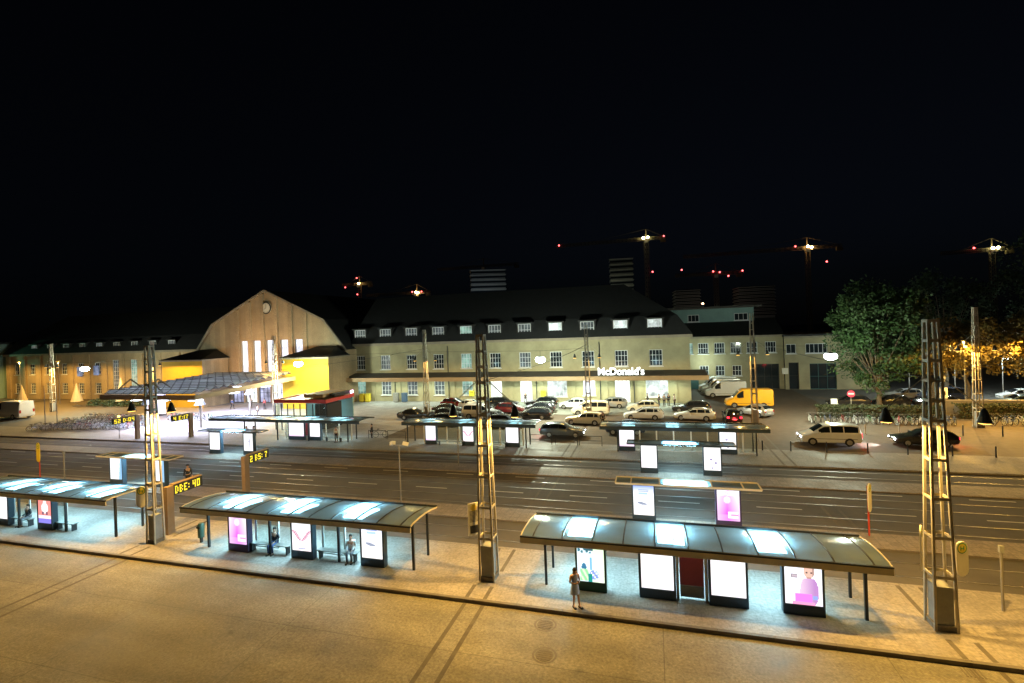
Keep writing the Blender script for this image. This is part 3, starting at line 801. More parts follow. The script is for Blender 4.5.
simple_post('slim grey post with a small box on top at the right edge of the platform', 12.9, 23.7, .15, 2.3)
simple_post('short grey post beside the yellow stop sign', -50.6, 30.6, .06, 2.2)
simple_post('thin grey pole on the far island behind the middle mast', -16.7, 39.7, .06, 3.2, False)
t = thing('camera_pole', 'thin grey pole with two white heads behind the mid left shelter', 'pole', (-17.2, 30.4, .06))
MB().tube((0,0,0),(0,0,4.1),.05,.035).build('post', M['galv'], t)
MB().box(-.45,.45,-.025,.025,4.06,4.12).build('crossbar', M['galv'], t)
for s in (-1, 1):
    o = MB().box(-.2,.2,-.13,.13,-.12,.12).build('camera_head', M['signwhite'], t); o.location = (s*.5, 0, 4.2); o.rotation_euler = (R(-15), R(s*18), R(s*30))
t = thing('litter_bin', 'dark green litter bin on a post between the slim left mast and the shelter', 'litter bin', (-25.75, 22.3, PZ))
MB().loft([(0,0,.30,.17,.17),(0,0,1.0,.19,.19),(0,0,1.12,.13,.13)], 14).build('bin', M['bin'], t)
MB().box(-.06,.06,-.06,.06,0,.30).build('post', M['darksteel'], t)
MB().box(-.12,.12,-.2,-.17,.86,.96).build('opening', M['blackplastic'], t)
# manholes and drain
def manhole(lab, x, y):
    t = thing('manhole_cover', lab, 'manhole cover', (x, y, .004))
    mb = MB().loft([(0,0,0,.33,.33),(0,0,.005,.33,.33)], 24)
    for k in range(5): mb.box(-.26,.26,-.24+k*.11,-.20+k*.11,.006,.012)
    mb.build('lid', M['iron'], t)
    mb = MB(); n = 24
    for i in range(n):
        a, b = 2*math.pi*i/n, 2*math.pi*(i+1)/n
        mb.quad((.38*math.cos(a),.38*math.sin(a),.003),(.46*math.cos(a),.46*math.sin(a),.003),(.46*math.cos(b),.46*math.sin(b),.003),(.38*math.cos(b),.38*math.sin(b),.003))
    mb.build('ring', M['iron'], t)
manhole('round cast iron manhole cover in the road below the woman, nearer the camera', -4.2, 17.35)
manhole('round cast iron manhole cover close to the kerb below the woman', -4.55, 19.15)
t = thing('drain_grate', 'small square drain grate by the kerb near the right foreground mast', 'drain grate', (9.85, 19.65, .004))
mb = MB()
for k in range(6): mb.box(-.3+k*.1, -.25+k*.1, -.22, .22, 0, .01)
mb.build('grate', M['iron'], t)

# barriers and bollards on the far side
def barrier(lab, x, y, L=2.2):
    t = thing('barrier_rail', lab, 'railing', (x, y, .13), 0, 'low tube railings beside the far shelters')
    mb = MB().tube((-L/2,0,0),(-L/2,0,.95),.03).tube((L/2,0,0),(L/2,0,.95),.03).tube((-L/2,0,.95),(L/2,0,.95),.03); mb.build('frame', M['darksteel'], t)
    MB().tube((-L/2,0,.5),(L/2,0,.5),.02).build('rail', M['darksteel'], t)
for i, x in enumerate((-11.2,-8.6,-6.2)): barrier(('left','middle','right')[i] + ' one of three low dark railings in front of the grey estate car', x, 48.2)
for i, x in enumerate((-30.0,-27.6)): barrier(('left','right')[i] + ' one of two low dark railings between the far left and far middle shelters', x, 48.3)
def bollard(lab, x, y, h=1.0, m='darksteel'):
    t = thing('bollard', lab, 'bollard', (x, y, .01), 0, 'bollards along the taxi lane')
    MB().tube((0,0,0),(0,0,h),.055).build('post', M[m], t)
    MB().loft([(0,0,h,.06,.06),(0,0,h+.03,.06,.06),(0,0,h+.06,.03,.03)], 10).build('cap', M['galv'], t)
for x in (9.2,11.5,14.3,17.4,20.3,23.4,26.3,29.4): bollard('thin dark bollard in the row between the tram platform and the taxi lane', x, 48.5)
for x in (25.5,28.5,31.6,34.6): bollard('thin dark bollard beyond the black car in the right lane', x, 57.2)
for x, l in ((20.3,'left'),(23.2,'right')): bollard(l + ' one of two white bollards between the white van and the bicycles', x, 57.0, 1.0, 'signwhite')
# ------------------------------------------------------------------ buildings
def wall_holes(mb, x0, x1, z0, z1, y, holes, depth=.22, m=None, reveal=None):
    """front wall facing -y with rectangular openings (xa,xb,za,zb) and reveals"""
    xs = sorted(set([x0, x1] + [h[0] for h in holes] + [h[1] for h in holes]))
    zs = sorted(set([z0, z1] + [h[2] for h in holes] + [h[3] for h in holes]))
    for i in range(len(xs)-1):
        for j in range(len(zs)-1):
            cx, cz = (xs[i]+xs[i+1])/2, (zs[j]+zs[j+1])/2
            if any(h[0] < cx < h[1] and h[2] < cz < h[3] for h in holes): continue
            mb.quad((xs[i],y,zs[j]),(xs[i+1],y,zs[j]),(xs[i+1],y,zs[j+1]),(xs[i],y,zs[j+1]), m)
    for (a, b, c, d) in holes:
        for q in (((a,y,c),(a,y+depth,c),(a,y+depth,d),(a,y,d)), ((b,y,c),(b,y,d),(b,y+depth,d),(b,y+depth,c)),
                  ((a,y,d),(a,y+depth,d),(b,y+depth,d),(b,y,d)), ((a,y,c),(b,y,c),(b,y+depth,c),(a,y+depth,c))):
            mb.quad(*q, reveal or m)
def window(par, xc, zc, w, h, y, nx=3, nz=3, pane='pane', frame='winframe', f=.09, sill=True, name='window', bar=.055):
    """frame + muntins, pane as sub-part; y is the frame's front"""
    mb = MB()
    mb.box(xc-w/2, xc-w/2+f, y, y+.07, zc-h/2, zc+h/2); mb.box(xc+w/2-f, xc+w/2, y, y+.07, zc-h/2, zc+h/2)
    mb.box(xc-w/2+f, xc+w/2-f, y, y+.07, zc+h/2-f, zc+h/2); mb.box(xc-w/2+f, xc+w/2-f, y, y+.07, zc-h/2, zc-h/2+f)
    for i in range(1, nx):
        x = xc-w/2+w*i/nx; mb.box(x-bar/2, x+bar/2, y+.012, y+.06, zc-h/2+f, zc+h/2-f)
    for j in range(1, nz):
        z = zc-h/2+h*j/nz
        for i in range(nx):
            a = xc-w/2+w*i/nx + (bar/2 if i else f); b = xc-w/2+w*(i+1)/nx - (bar/2 if i < nx-1 else f)
            mb.box(a, b, y+.014, y+.058, z-bar/2, z+bar/2)
    if sill: mb.box(xc-w/2-.12, xc+w/2+.12, y-.30, y-.005, zc-h/2-.12, zc-h/2-.01)
    o = mb.build(name, M[frame], par)
    MB().quad((xc-w/2+.01,y+.064,zc-h/2+.01),(xc+w/2-.01,y+.064,zc-h/2+.01),(xc+w/2-.01,y+.064,zc+h/2-.01),(xc-w/2+.01,y+.064,zc+h/2-.01), M[pane]).build('pane', None, o)
    return o
def dormer(par, xc, z0, yf, w, h, pane, depth=3.0, ny=2):
    mb = MB()
    mb.box(xc-w/2-.22, xc-w/2, yf, yf+depth, z0, z0+h, M['slate']); mb.box(xc+w/2, xc+w/2+.22, yf, yf+depth, z0, z0+h, M['slate'])
    mb.box(xc-w/2-.38, xc+w/2+.38, yf-.25, yf+depth+.6, z0+h+.003, z0+h+.22, M['slate']); mb.box(xc-w/2-.0, xc+w/2+.0, yf+.3, yf+depth, z0, z0+h, M['slate'])
    d = mb.build('dormer', None, par)
    window(d, xc, z0+h/2, w, h, yf+.02, 4, ny, pane, sill=False)
def hip_roof(par, x0, x1, y0, y1, ze, zk, zr, k=1.6, hip=True, over=.5, m='slate', name='roof', hl=None, hr=None):
    """mansard: steep lower slope ze->zk over depth k, then gentler slope to the ridge zr"""
    yc = (y0+y1)/2; hx = (y1-y0)/2 if hip else 0
    hl = hx if hl is None else hl; hr = hx if hr is None else hr
    A = [(x0-over,y0-over,ze),(x1+over,y0-over,ze),(x1+over,y1+over,ze),(x0-over,y1+over,ze)]
    kl = k if hl else 0; kr = k if hr else 0
    B = [(x0+kl,y0+k,zk),(x1-kr,y0+k,zk),(x1-kr,y1-k,zk),(x0+kl,y1-k,zk)]
    T = [(x0+hl,yc,zr),(x1-hr,yc,zr)]
    mb = MB().add(A+B+T, [(0,1,5,4),(1,2,6,5),(2,3,7,6),(3,0,4,7),(4,5,9,8),(6,7,8,9),(5,6,9),(7,4,8)], M[m])
    return mb.build(name, None, par)

YF = 76.0
# ---- central wing
cw = thing('station_wing', 'long pale station wing with a dark dormered roof and a bright fast food sign', 'building', (0,0,0))
bx = [-50.1 + 5.05*k for k in range(11)]
gh = {}
holes = [(x-.95, x+.95, 5.55, 8.0) for x in bx]
ground = []
for k, x in enumerate(bx):
    if k in (5, 6, 9): ground.append((x-1.15 if k == 9 else x-1.0, x+1.15 if k == 9 else x+1.0, 0.02, 3.6))
    elif k in (7, 10): ground.append((x-1.6, x+1.6, .9, 3.6))
    else: ground.append((x-.95, x+.95, 1.1, 3.5))
mb = MB(); wall_holes(mb, -51.2, 5.2, 0, 10.0, YF, holes+ground, .25, M['plaster'])
mb.quad((5.2,YF,0),(5.2,YF+14,0),(5.2,YF+14,10.0),(5.2,YF,10.0), M['plaster']); mb.quad((-51.2,YF+14,0),(5.2,YF+14,0),(5.2,YF+14,10),(-51.2,YF+14,10), M['plaster'])
mb.build('wall', None, cw)
mb = MB().box(-51.2, 5.6, YF-.55, YF-.003, 9.75, 10.15, M['stonedark']).box(-51.2, 5.35, YF-.20, YF-.003, 9.45, 9.745, M['plaster']).box(-51.2, 5.3, YF-.12, YF-.003, 4.95, 5.2, M['plaster'])
mb.build('cornice', None, cw)
for k in range(11):
    x = bx[k]+2.52; MB().box(x-.35, x+.35, YF-.14, YF-.003, .004, 3.95, M['plaster']).build('pilaster', None, cw)
for k in (1, 3, 4, 6, 8, 9): MB().tube((bx[k]+1.75, YF-.1, 0),(bx[k]+1.75, YF-.1, 9.4 if k in (3,8) else 3.95), .07).build('downpipe', M['downpipe'], cw)
up = {1:'panedim', 2:'pane', 4:'panegreen', 6:'panedim'}
for k, x in enumerate(bx): window(cw, x, 6.78, 1.9, 2.45, YF+.12, 4, 3, up.get(k, 'pane'))
gl = {0:'panegreen', 1:'panedim', 2:'panedim', 3:'panedim', 4:'panegreen', 7:'panewhite', 8:'panelilac', 10:'panewhite'}
for k, x in enumerate(bx):
    if k in (5, 6, 9):
        w = 2.3 if k == 9 else 2.0
        window(cw, x, 1.81, w, 3.58, YF+.14, 4 if k == 9 else 2, 3, 'doorwhite', sill=False, name='door', bar=.07)
    elif k in (7, 10): window(cw, x, 2.25, 3.2, 2.7, YF+.12, 5, 3, gl[k])
    else: window(cw, x, 2.3, 1.9, 2.4, YF+.12, 3, 3, gl[k])
hip_roof(cw, -51.2, 5.2, YF, YF+16, 10.16, 13.1, 18.7, 1.5, hl=0, hr=9.5)
dl = {4:'panegreen', 6:'panedim', 7:'panewhite', 9:'panewhite', 10:'panewhite'}
for k, x in enumerate(bx): dormer(cw, x, 10.65, YF+.25, 2.1, 1.95, dl.get(k, 'panedim'))
# long canopy along the wing
cn = thing('entrance_canopy', 'long flat canopy along the ground floor of the central wing', 'canopy', (0,0,0))
mb = MB().add([(-51.4,71.9,4.35),(7.2,71.9,4.35),(7.2,YF-.56,5.0),(-51.4,YF-.56,5.0),(-51.4,71.9,4.0),(7.2,71.9,4.0),(7.2,YF-.56,4.0),(-51.4,YF-.56,4.0)],
              [(0,1,2,3),(7,6,5,4),(1,5,6,2),(0,3,7,4)], M['canopyroof'])
mb.build('canopy_roof', None, cn)
MB().box(-51.5, 7.3, 71.8, 71.897, 3.86, 4.5, M['canopyfascia']).box(7.203, 7.3, 71.9, YF-.56, 3.86, 4.5, M['canopyfascia']).build('fascia', None, cn)
for k, x in enumerate(bx):
    if k == 0: continue
    mb = MB().box(x-1.1, x+1.1, 73.6, 73.85, 3.90, 3.985, M['tealtube']); mb.build('strip_light', None, cn)
for x in (-44, -36, -27, -18, -9, .5): light('AREA', 'canopy_light', (x, 74.0, 3.8), 300 if x < -25 else 400, (.80, 1.0, .78), 6.0, cn, sy=.8)
# fast food lettering on the canopy
cu = bpy.data.curves.new('letters', 'FONT'); cu.body = "McDonald's"; cu.size = 1.45; cu.extrude = .06; cu.offset = .028; cu.align_x = 'CENTER'
to = bpy.data.objects.new('letters', cu); C.objects.link(to)
bpy.context.view_layer.update()
me = bpy.data.meshes.new_from_object(to.evaluated_get(bpy.context.evaluated_depsgraph_get()))
bpy.data.objects.remove(to)
wid = max(v.co.x for v in me.vertices)-min(v.co.x for v in me.vertices)
for v in me.vertices: v.co.x *= 6.5/wid
me.materials.clear(); me.materials.append(M['lettering'])
sg = thing('restaurant_sign', "glowing white restaurant lettering on the canopy edge", 'sign', (-4.55, 71.68, 4.72))
lo = bpy.data.objects.new('lettering', me); C.objects.link(lo); lo.parent = sg; lo.rotation_euler = (R(90), 0, 0)
MB().box(-3.3, 3.3, -.03, .06, -.22, .02).build('rail', M['downpipe'], sg)
light('AREA', 'sign_glow', (0, -.2, .5), 60, (.95,1,.95), 6, sg, rot=(R(90),0,0), sy=.8)

# ---- hall with the big gable
HX = -67.4; YH = 73.0
hl_ = thing('station_hall', 'tall gabled sandstone station hall with a clock and five lit slit windows', 'building', (0,0,0))
gab = [(HX-16.6,0),(HX+16.6,0),(HX+16.6,9.2),(HX+12.3,14.6),(HX,20.4),(HX-12.3,14.6),(HX-16.6,9.2)]
wx = [-72.4,-69.6,-66.7,-63.6,-60.5]
whole = [(x-.8, x+.8, 5.0, 11.4) for x in wx]
doors = [(-75.6+3.0*k, -73.0+3.0*k, .02, 3.6) for k in range(6)]
def gabtop(x):
    d = abs(x-HX)
    return 20.4-(20.4-14.6)*d/12.3 if d < 12.3 else 14.6-(14.6-9.2)*(d-12.3)/4.3
mb = MB(); wall_holes(mb, HX-16.6, HX+16.6, 0, 12.0-3.0, YH, [], .3, M['stone']) if False else None
# lower part with openings, then columns up to the gable line
xs = sorted(set([HX-16.6, HX+16.6, HX-12.3, HX+12.3, HX] + [a for h in whole for a in h[:2]] + [a for h in doors for a in h[:2]]))
for a, b in zip(xs, xs[1:]):
    cx = (a+b)/2; cuts = [0.0]
    hs = sorted([h for h in whole+doors if h[0] < cx < h[1]], key=lambda h: h[2]); z = 0.0
    for h in hs:
        if h[2] > z: mb.quad((a,YH,z),(b,YH,z),(b,YH,h[2]),(a,YH,h[2]), M['stone'])
        z = h[3]
    mb.quad((a,YH,z),(b,YH,z),(b,YH,gabtop(b)),(a,YH,gabtop(a)), M['stone'])
for (a, b, c, d) in whole+doors:
    for q in (((a,YH,c),(a,YH+.5,c),(a,YH+.5,d),(a,YH,d)), ((b,YH,c),(b,YH,d),(b,YH+.5,d),(b,YH+.5,c)), ((a,YH,d),(a,YH+.5,d),(b,YH+.5,d),(b,YH,d)), ((a,YH,c),(b,YH,c),(b,YH+.5,c),(a,YH+.5,c))): mb.quad(*q, M['stonedark'])
mb.build('wall', None, hl_)
for x in [wx[0]-1.45] + [(a+b)/2 for a, b in zip(wx, wx[1:])] + [wx[-1]+1.5]:
    MB().box(x-.42, x+.42, YH-.28, YH-.003, 4.6, gabtop(x)-.25).build('pier', M['stone'], hl_)
mb = MB(); ed = [(HX-16.6,9.2),(HX-12.3,14.6),(HX,20.4),(HX+12.3,14.6),(HX+16.6,9.2)]
for (a, b), (c, d) in zip(ed, ed[1:]): mb.bar((a,YH-.15,b+.05),(c,YH-.15,d+.05),.34,.30)
mb.build('coping', M['stonedark'], hl_)
mb = MB(); D = 45
for (a, b), (c, d) in zip(ed, ed[1:]): mb.quad((a,YH+.1,b+.1),(c,YH+.1,d+.1),(c,YH+D,d+.1),(a,YH+D,b+.1), M['slate'])
mb.quad((HX+16.6,YH,0),(HX+16.6,YH+D,0),(HX+16.6,YH+D,9.3),(HX+16.6,YH,9.3), M['stone']); mb.quad((HX-16.6,YH,0),(HX-16.6,YH+D,0),(HX-16.6,YH+D,9.3),(HX-16.6,YH,9.3), M['stone'])
mb.build('roof', None, hl_)
for k, x in enumerate(wx): window(hl_, x, 8.2, 1.6, 6.4, YH+.3, 3, 14, 'panelilac', sill=False, bar=.035, f=.06)
for k, h in enumerate(doors): window(hl_, (h[0]+h[1])/2, 1.81, 2.6, 3.58, YH+.3, 3, 2, ('shopviolet','doorwhite','shopviolet','panelilac','shopviolet','doorwhite')[k], 'darksteel', sill=False, name='door', bar=.07)
ck = MB(); ring = [(HX+.3+1.0*math.cos(2*math.pi*i/28), 17.25+1.0*math.sin(2*math.pi*i/28)) for i in range(28)]
ck.prism(ring, YH-.2, YH-.003, 'y', M['signwhite']); co = ck.build('clock', None, hl_)
mb = MB()
for i in range(28):
    a, b = 2*math.pi*i/28, 2*math.pi*(i+1)/28
    P_ = lambda r, t, y: (HX+.3+r*math.cos(t), y, 17.25+r*math.sin(t))
    mb.add([P_(.92,a,YH-.26),P_(1.08,a,YH-.26),P_(1.08,b,YH-.26),P_(.92,b,YH-.26),P_(.92,a,YH-.202),P_(1.08,a,YH-.202),P_(1.08,b,YH-.202),P_(.92,b,YH-.202)], [(0,1,2,3),(1,5,6,2),(0,3,7,4)], M['darksteel'])
for i in range(12):
    t = math.pi*i/6; mb.bar((HX+.3+.72*math.cos(t),YH-.215,17.25+.72*math.sin(t)),(HX+.3+.86*math.cos(t),YH-.215,17.25+.86*math.sin(t)),.06,.02,M['darksteel'])
mb.build('clock_rim', None, co)
mb = MB().bar((HX+.3,YH-.23,17.25),(HX-.15,YH-.23,17.05),.09,.02).bar((HX+.3,YH-.25,17.25),(HX+.35,YH-.25,17.95),.06,.02); mb.build('clock_hand', M['blackplastic'], co)
def entrance_block(lab, xa, xb, side):
    t = thing('entrance_block', lab, 'building', (0,0,0), 0, 'yellow lit corner blocks of the hall')
    mb = MB().quad((xa,67.2,0),(xb,67.2,0),(xb,67.2,8.2),(xa,67.2,8.2), M['litstone'])
    mb.quad((xa,67.2,0),(xa,YH-.3,0),(xa,YH-.3,8.2),(xa,67.2,8.2), M['stone']); mb.quad((xb,67.2,0),(xb,YH-.3,0),(xb,YH-.3,8.2),(xb,67.2,8.2), M['stone'])
    mb.build('wall', None, t)
    mb = MB().box(xa-.3, xb+.3, 66.9, YH-.3, 8.2, 8.45, M['stonedark']); mb.build('cornice', None, t)
    MB().add([(xa-.4,66.8,8.455),(xb+.4,66.8,8.455),(xb+.4,YH-.3,8.455),(xa-.4,YH-.3,8.455),(xa+2.5,YH-.3,10.0),(xb-2.5,YH-.3,10.0)], [(0,1,5,4),(1,2,5),(0,4,3),(4,5,2,3)], M['slate']).build('roof', None, t)
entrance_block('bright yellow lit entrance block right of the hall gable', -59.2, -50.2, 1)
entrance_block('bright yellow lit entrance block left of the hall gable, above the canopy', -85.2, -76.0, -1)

# ---- station forecourt canopy
sc_ = thing('station_canopy', 'large corrugated canopy reaching from the hall entrance towards the tram stop', 'canopy', (0,0,0))
X0, X1, Y0, Y1 = -71.5, -55.4, 47.8, 65.6
mb = MB(); nr = 13
for i in range(nr):
    ya = Y0+(Y1-Y0)*i/nr; yb = Y0+(Y1-Y0)*(i+1)/nr; ym = (ya+yb)/2
    za = 5.15+.75*i/nr; zb = 5.15+.75*(i+1)/nr
    mb.quad((X0+.5,ya,za),(X1-.5,ya,za),(X1-.5,ym,za+.5),(X0+.5,ym,za+.5), M['canopyglass']); mb.quad((X0+.5,ym,za+.5),(X1-.5,ym,za+.5),(X1-.5,yb,zb),(X0+.5,yb,zb), M['canopyroof'])
    mb.bar((X0+.5,ym,za+.53),(X1-.5,ym,za+.53),.10,.06,M['canopyroof'])
    for q in range(11):
        xx = X0+.6+(X1-X0-1.2)*q/10; mb.bar((xx,ya,za+.03),(xx+.45,ym-.06,za+.5),.13,.05,M['canopyroof'])
mb.build('corrugated_roof', None, sc_)
mb = MB()
mb.add([(X0,Y0,4.5),(X1,Y0,4.5),(X1,Y1,5.0),(X0,Y1,5.0),(X0,Y0,5.05),(X1,Y0,5.05),(X1,Y1,5.55),(X0,Y1,5.55)], [], M['canopyfascia'])
for k in range(6):
    yy = Y0+.4+(Y1-Y0-.8)*k/5; zz = 4.75+.5*(yy-Y0)/(Y1-Y0); mb.bar((X0,yy,zz),(X1,yy,zz),.18,.4,M['canopyfascia'])
for a, b in (((X0-.1,Y0-.1),(X1+.1,Y0-.1)),((X1+.1,Y0-.1),(X1+.1,Y1)),((X0-.1,Y0-.1),(X0-.1,Y1))):
    za = 4.72 if a[1] < 50 else 5.22; zb = 4.72 if b[1] < 50 else 5.22
    mb.bar((a[0],a[1],za),(b[0],b[1],zb),.14,.62,M['canopyfascia'])
mb.build('fascia', None, sc_)
mb = MB()
for xx in (X0+2.5, X1-4.0):
    for yy in (52, 60.5):
        z = 4.5+.5*(yy-Y0)/(Y1-Y0)
        m2 = MB().tube((xx,yy,0),(xx,yy,z),.16, m=M['galv']); m2 = m2.build('column', None, sc_)
        MB().loft([(xx,yy,z-1.5,.75,.75),(xx,yy,z-1.1,.5,.5),(xx,yy,z-.15,.22,.22)], 10, M['darksteel']).build('column_collar', None, m2)
mb = MB()
for xx in (X0+1, X0+6): mb.bar((xx,Y0+1.0,5.2),(xx+1.6,Y0+2.0,6.9),.14,.14).bar((xx+3.2,Y0+3.0,5.2),(xx+1.6,Y0+2.0,6.9),.14,.14)
mb.build('roof_strut', M['galv'], sc_)
for xx in (-68.5, -63.4, -58.4):
    for yy in (50.5, 56.5, 62.5):
        z = 4.45+.5*(yy-Y0)/(Y1-Y0)-.5
        MB().box(xx-.6, xx+.6, yy-.6, yy+.6, z-.10, z-.02).build('ceiling_light', M['bluelens'], sc_)
for xx in (-66.5, -59.5):
    for yy in (51.5, 60): light('AREA', 'canopy_light', (xx, yy, 4.3), 2700, (.72,.75,1.0), 3.0, sc_, sy=3.0)

# ---- left wing
lw = thing('station_wing', 'orange lit left station wing with a dark dormered roof', 'building', (0,0,0))
lx = [-139.7+5.05*k for k in range(6)]; tx = [-109.2,-104.1,-99.0,-93.9,-88.8]
hs = [(x-.85,x+.85,1.2,3.5) for x in lx] + [(x-.85,x+.85,5.4,7.8) for x in lx] + [(x-.9,x+.9,1.0,8.3) for x in tx]
mb = MB(); wall_holes(mb, -143.5, -84.0, 0, 10.0, YF, hs, .25, M['stone'])
mb.quad((-143.5,YF,0),(-143.5,YF+14,0),(-143.5,YF+14,10),(-143.5,YF,10), M['stone']); mb.quad((-143.5,YF+14,0),(-84,YF+14,0),(-84,YF+14,10),(-143.5,YF+14,10), M['stone'])
mb.build('wall', None, lw)
MB().box(-143.6, -84, YF-.5, YF-.003, 9.7, 10.1).build('cornice', M['stonedark'], lw)
for k in range(12): x = -142.2+5.05*k; MB().box(x-.3, x+.3, YF-.15, YF-.003, 0, 9.6).build('pilaster', M['stone'], lw)
for x in lx: window(lw, x, 2.35, 1.7, 2.3, YF+.12, 3, 4, 'pane'); window(lw, x, 6.6, 1.7, 2.4, YF+.12, 3, 3, 'pane')
for k, x in enumerate(tx): window(lw, x, 4.65, 1.8, 7.3, YF+.12, 3, 9, ('panedim','panegreen','panedim','pane','pane')[k])
hip_roof(lw, -143.5, -84.0, YF, YF+16, 10.11, 13.1, 18.7, 1.5, hl=8, hr=0)
for k, x in enumerate([-134.3+5.05*k for k in range(9)]): dormer(lw, x, 10.45, YF+.25, 1.8, 1.6, 'pane' if k % 4 else 'panedim')
tag(MB().box(-119.9,-118.7, 75.5, 75.75, 5.0, 7.0, M['paneblue']).build('lit_sign', None), 'small blue lit sign on the orange wing, left of a pair', 'sign', 'blue lit signs on the left wing')
tag(MB().box(-115,-113.8, 75.5, 75.75, 5.2, 7.2, M['paneblue']).build('lit_sign', None), 'small blue lit sign on the orange wing, right of a pair', 'sign', 'blue lit signs on the left wing')

# ---- green lit building at the far left
gb = thing('corner_building', 'green lit corner building at the far left edge of the picture', 'building', (0,0,0))
hs = [(-157.6+3.2*k-.6, -157.6+3.2*k+.6, z, z+1.9) for k in range(4) for z in (2.2, 5.8, 9.6)]
mb = MB(); wall_holes(mb, -160, -145.6, 0, 12.6, 74, hs, .2, M['tealwall']); mb.quad((-145.6,74,0),(-145.6,90,0),(-145.6,90,12.6),(-145.6,74,12.6), M['tealwall']); mb.build('wall', None, gb)
for k in range(4):
    for z in (2.2, 5.8, 9.6): window(gb, -157.6+3.2*k, z+.95, 1.2, 1.9, 74.1, 2, 2, 'panewhite' if z > 9 else 'panegreen')
MB().box(-160.3,-145.4,73.6,90,12.61,13.0).build('roof', M['slate'], gb)
o = MB().box(-147.2,-146.4,72.6,73.2,8.6,8.8).build('wall_lamp', M['darksteel'], gb); MB().box(-147.1,-146.5,72.65,73.15,8.55,8.595).build('lens', M['tealtube'], o)
light('POINT', 'wall_lamp_light', (-156, 70.5, 8.2), 4000, (.25,1.0,.55), .3, gb)

# ---- right annex buildings
an = thing('annex_building', 'pale two storey annex behind the delivery vans with a dark gateway', 'building', (0,0,0))
YA = 92.0
ux = [6.0,8.55,11.2,13.85,16.4,19.3]; dx_ = [8.6,11.2,13.9]
hs = [(x-.85,x+.85,6.2,8.1) for x in ux]+[(x-.75,x+.75,2.3,4.1) for x in dx_]+[(16.0,20.5,.02,4.3)]
mb = MB(); wall_holes(mb, 4.6, 21.2, 0, 9.2, YA, hs, .3, M['plaster']); mb.build('wall', None, an)
MB().box(4.6,21.3,YA-.3,YA-.003,8.95,9.25).build('cornice', M['stonedark'], an)
for x in ux: window(an, x, 7.15, 1.7, 1.9, YA+.14, 4, 2, 'panegreen' if x == 6.0 else 'pane')
for x in dx_: window(an, x, 3.2, 1.5, 1.8, YA+.14, 3, 2, 'pane')
window(an, 18.25, 2.16, 4.5, 4.28, YA+.2, 4, 2, 'pane', 'darkdoor', sill=False, name='gate')
MB().add([(4.4,YA-.4,9.26),(21.4,YA-.4,9.26),(21.4,YA+6,12.2),(4.4,YA+6,12.2)], [(0,1,2,3)], M['slate']).build('roof', None, an)
mb = MB(); wall_holes(mb, 3.5, 17.8, 11.0, 14.2, YA+5, [(6.5,8.5,11.9,13.2),(14.5,16.8,11.9,13.2)], .2, M['tealwall'])
mb.quad((17.8,YA+5,11),(17.8,YA+12,11),(17.8,YA+12,14.2),(17.8,YA+5,14.2), M['tealwall']); us = mb.build('upper_storey', None, an)
window(us, 7.5, 12.55, 2.0, 1.3, YA+5.1, 3, 1, 'pane'); window(us, 15.65, 12.55, 2.3, 1.3, YA+5.1, 3, 1, 'pane')
MB().box(2.4,19.0,YA+4.2,YA+12.5,14.21,14.6).build('upper_roof', M['canopyroof'], an)
o = MB().box(9.0,9.3,YA+4.1,YA+4.4,14.61,15.1).build('roof_lamp', M['darksteel'], an); MB().loft([(9.15,YA+4.25,15.105,.2,.2),(9.15,YA+4.25,15.35,.12,.12)],8).build('lens', glow('roof_lamp_glow', (1,.6,.3), 14), o)
light('POINT', 'yard_lamp_light', (8.6, 89.2, 4.9), 600, (.80,1,.85), .2, an)
o = MB().box(7.3,7.45,80,80.2,3.0,3.86).build('side_light', M['tealtube'], an)
tag(o, 'bright upright tube light at the end of the long canopy', 'lamp'); o.parent = None
MB().box(5.6,7.6,YA-.1,YA-.003,.02,2.6).build('door', M['teal'], an)
an2 = thing('annex_building', 'pale flat roofed annex with a glazed garage, left of the big tree', 'building', (0,0,0))
hs = [(21.5,23.0,6.0,7.6),(24.4,27.6,6.0,7.6),(21.8,23.3,.02,4.5),(24.9,28.8,.02,4.3)]
YB = 91.4
mb = MB(); wall_holes(mb, 21.203, 36, 0, 8.9, YB, hs, .3, M['plaster']); mb.build('wall', None, an2)
MB().box(21.21,36,YB-.35,YB-.003,8.6,8.9).build('cornice', M['stonedark'], an2)
window(an2, 22.25, 6.8, 1.5, 1.6, YB+.14, 2, 1); window(an2, 26.0, 6.8, 3.2, 1.6, YB+.14, 5, 1)
window(an2, 22.55, 2.26, 1.5, 4.48, YB+.2, 1, 2, 'pane', 'darkdoor', sill=False, name='door'); window(an2, 26.85, 2.16, 3.9, 4.28, YB+.2, 3, 2, 'pane', 'teal', sill=False, name='garage_door')
MB().box(21.0,36.2,YB-.5,YB+12,8.91,9.2).build('roof', M['slate'], an2)
tag(MB().box(20.75,21.65,91.2,91.39,2.6,3.6,M['signwhite']).build('wall_sign', None), 'small white sign on the annex wall left of the tall dark door', 'sign')

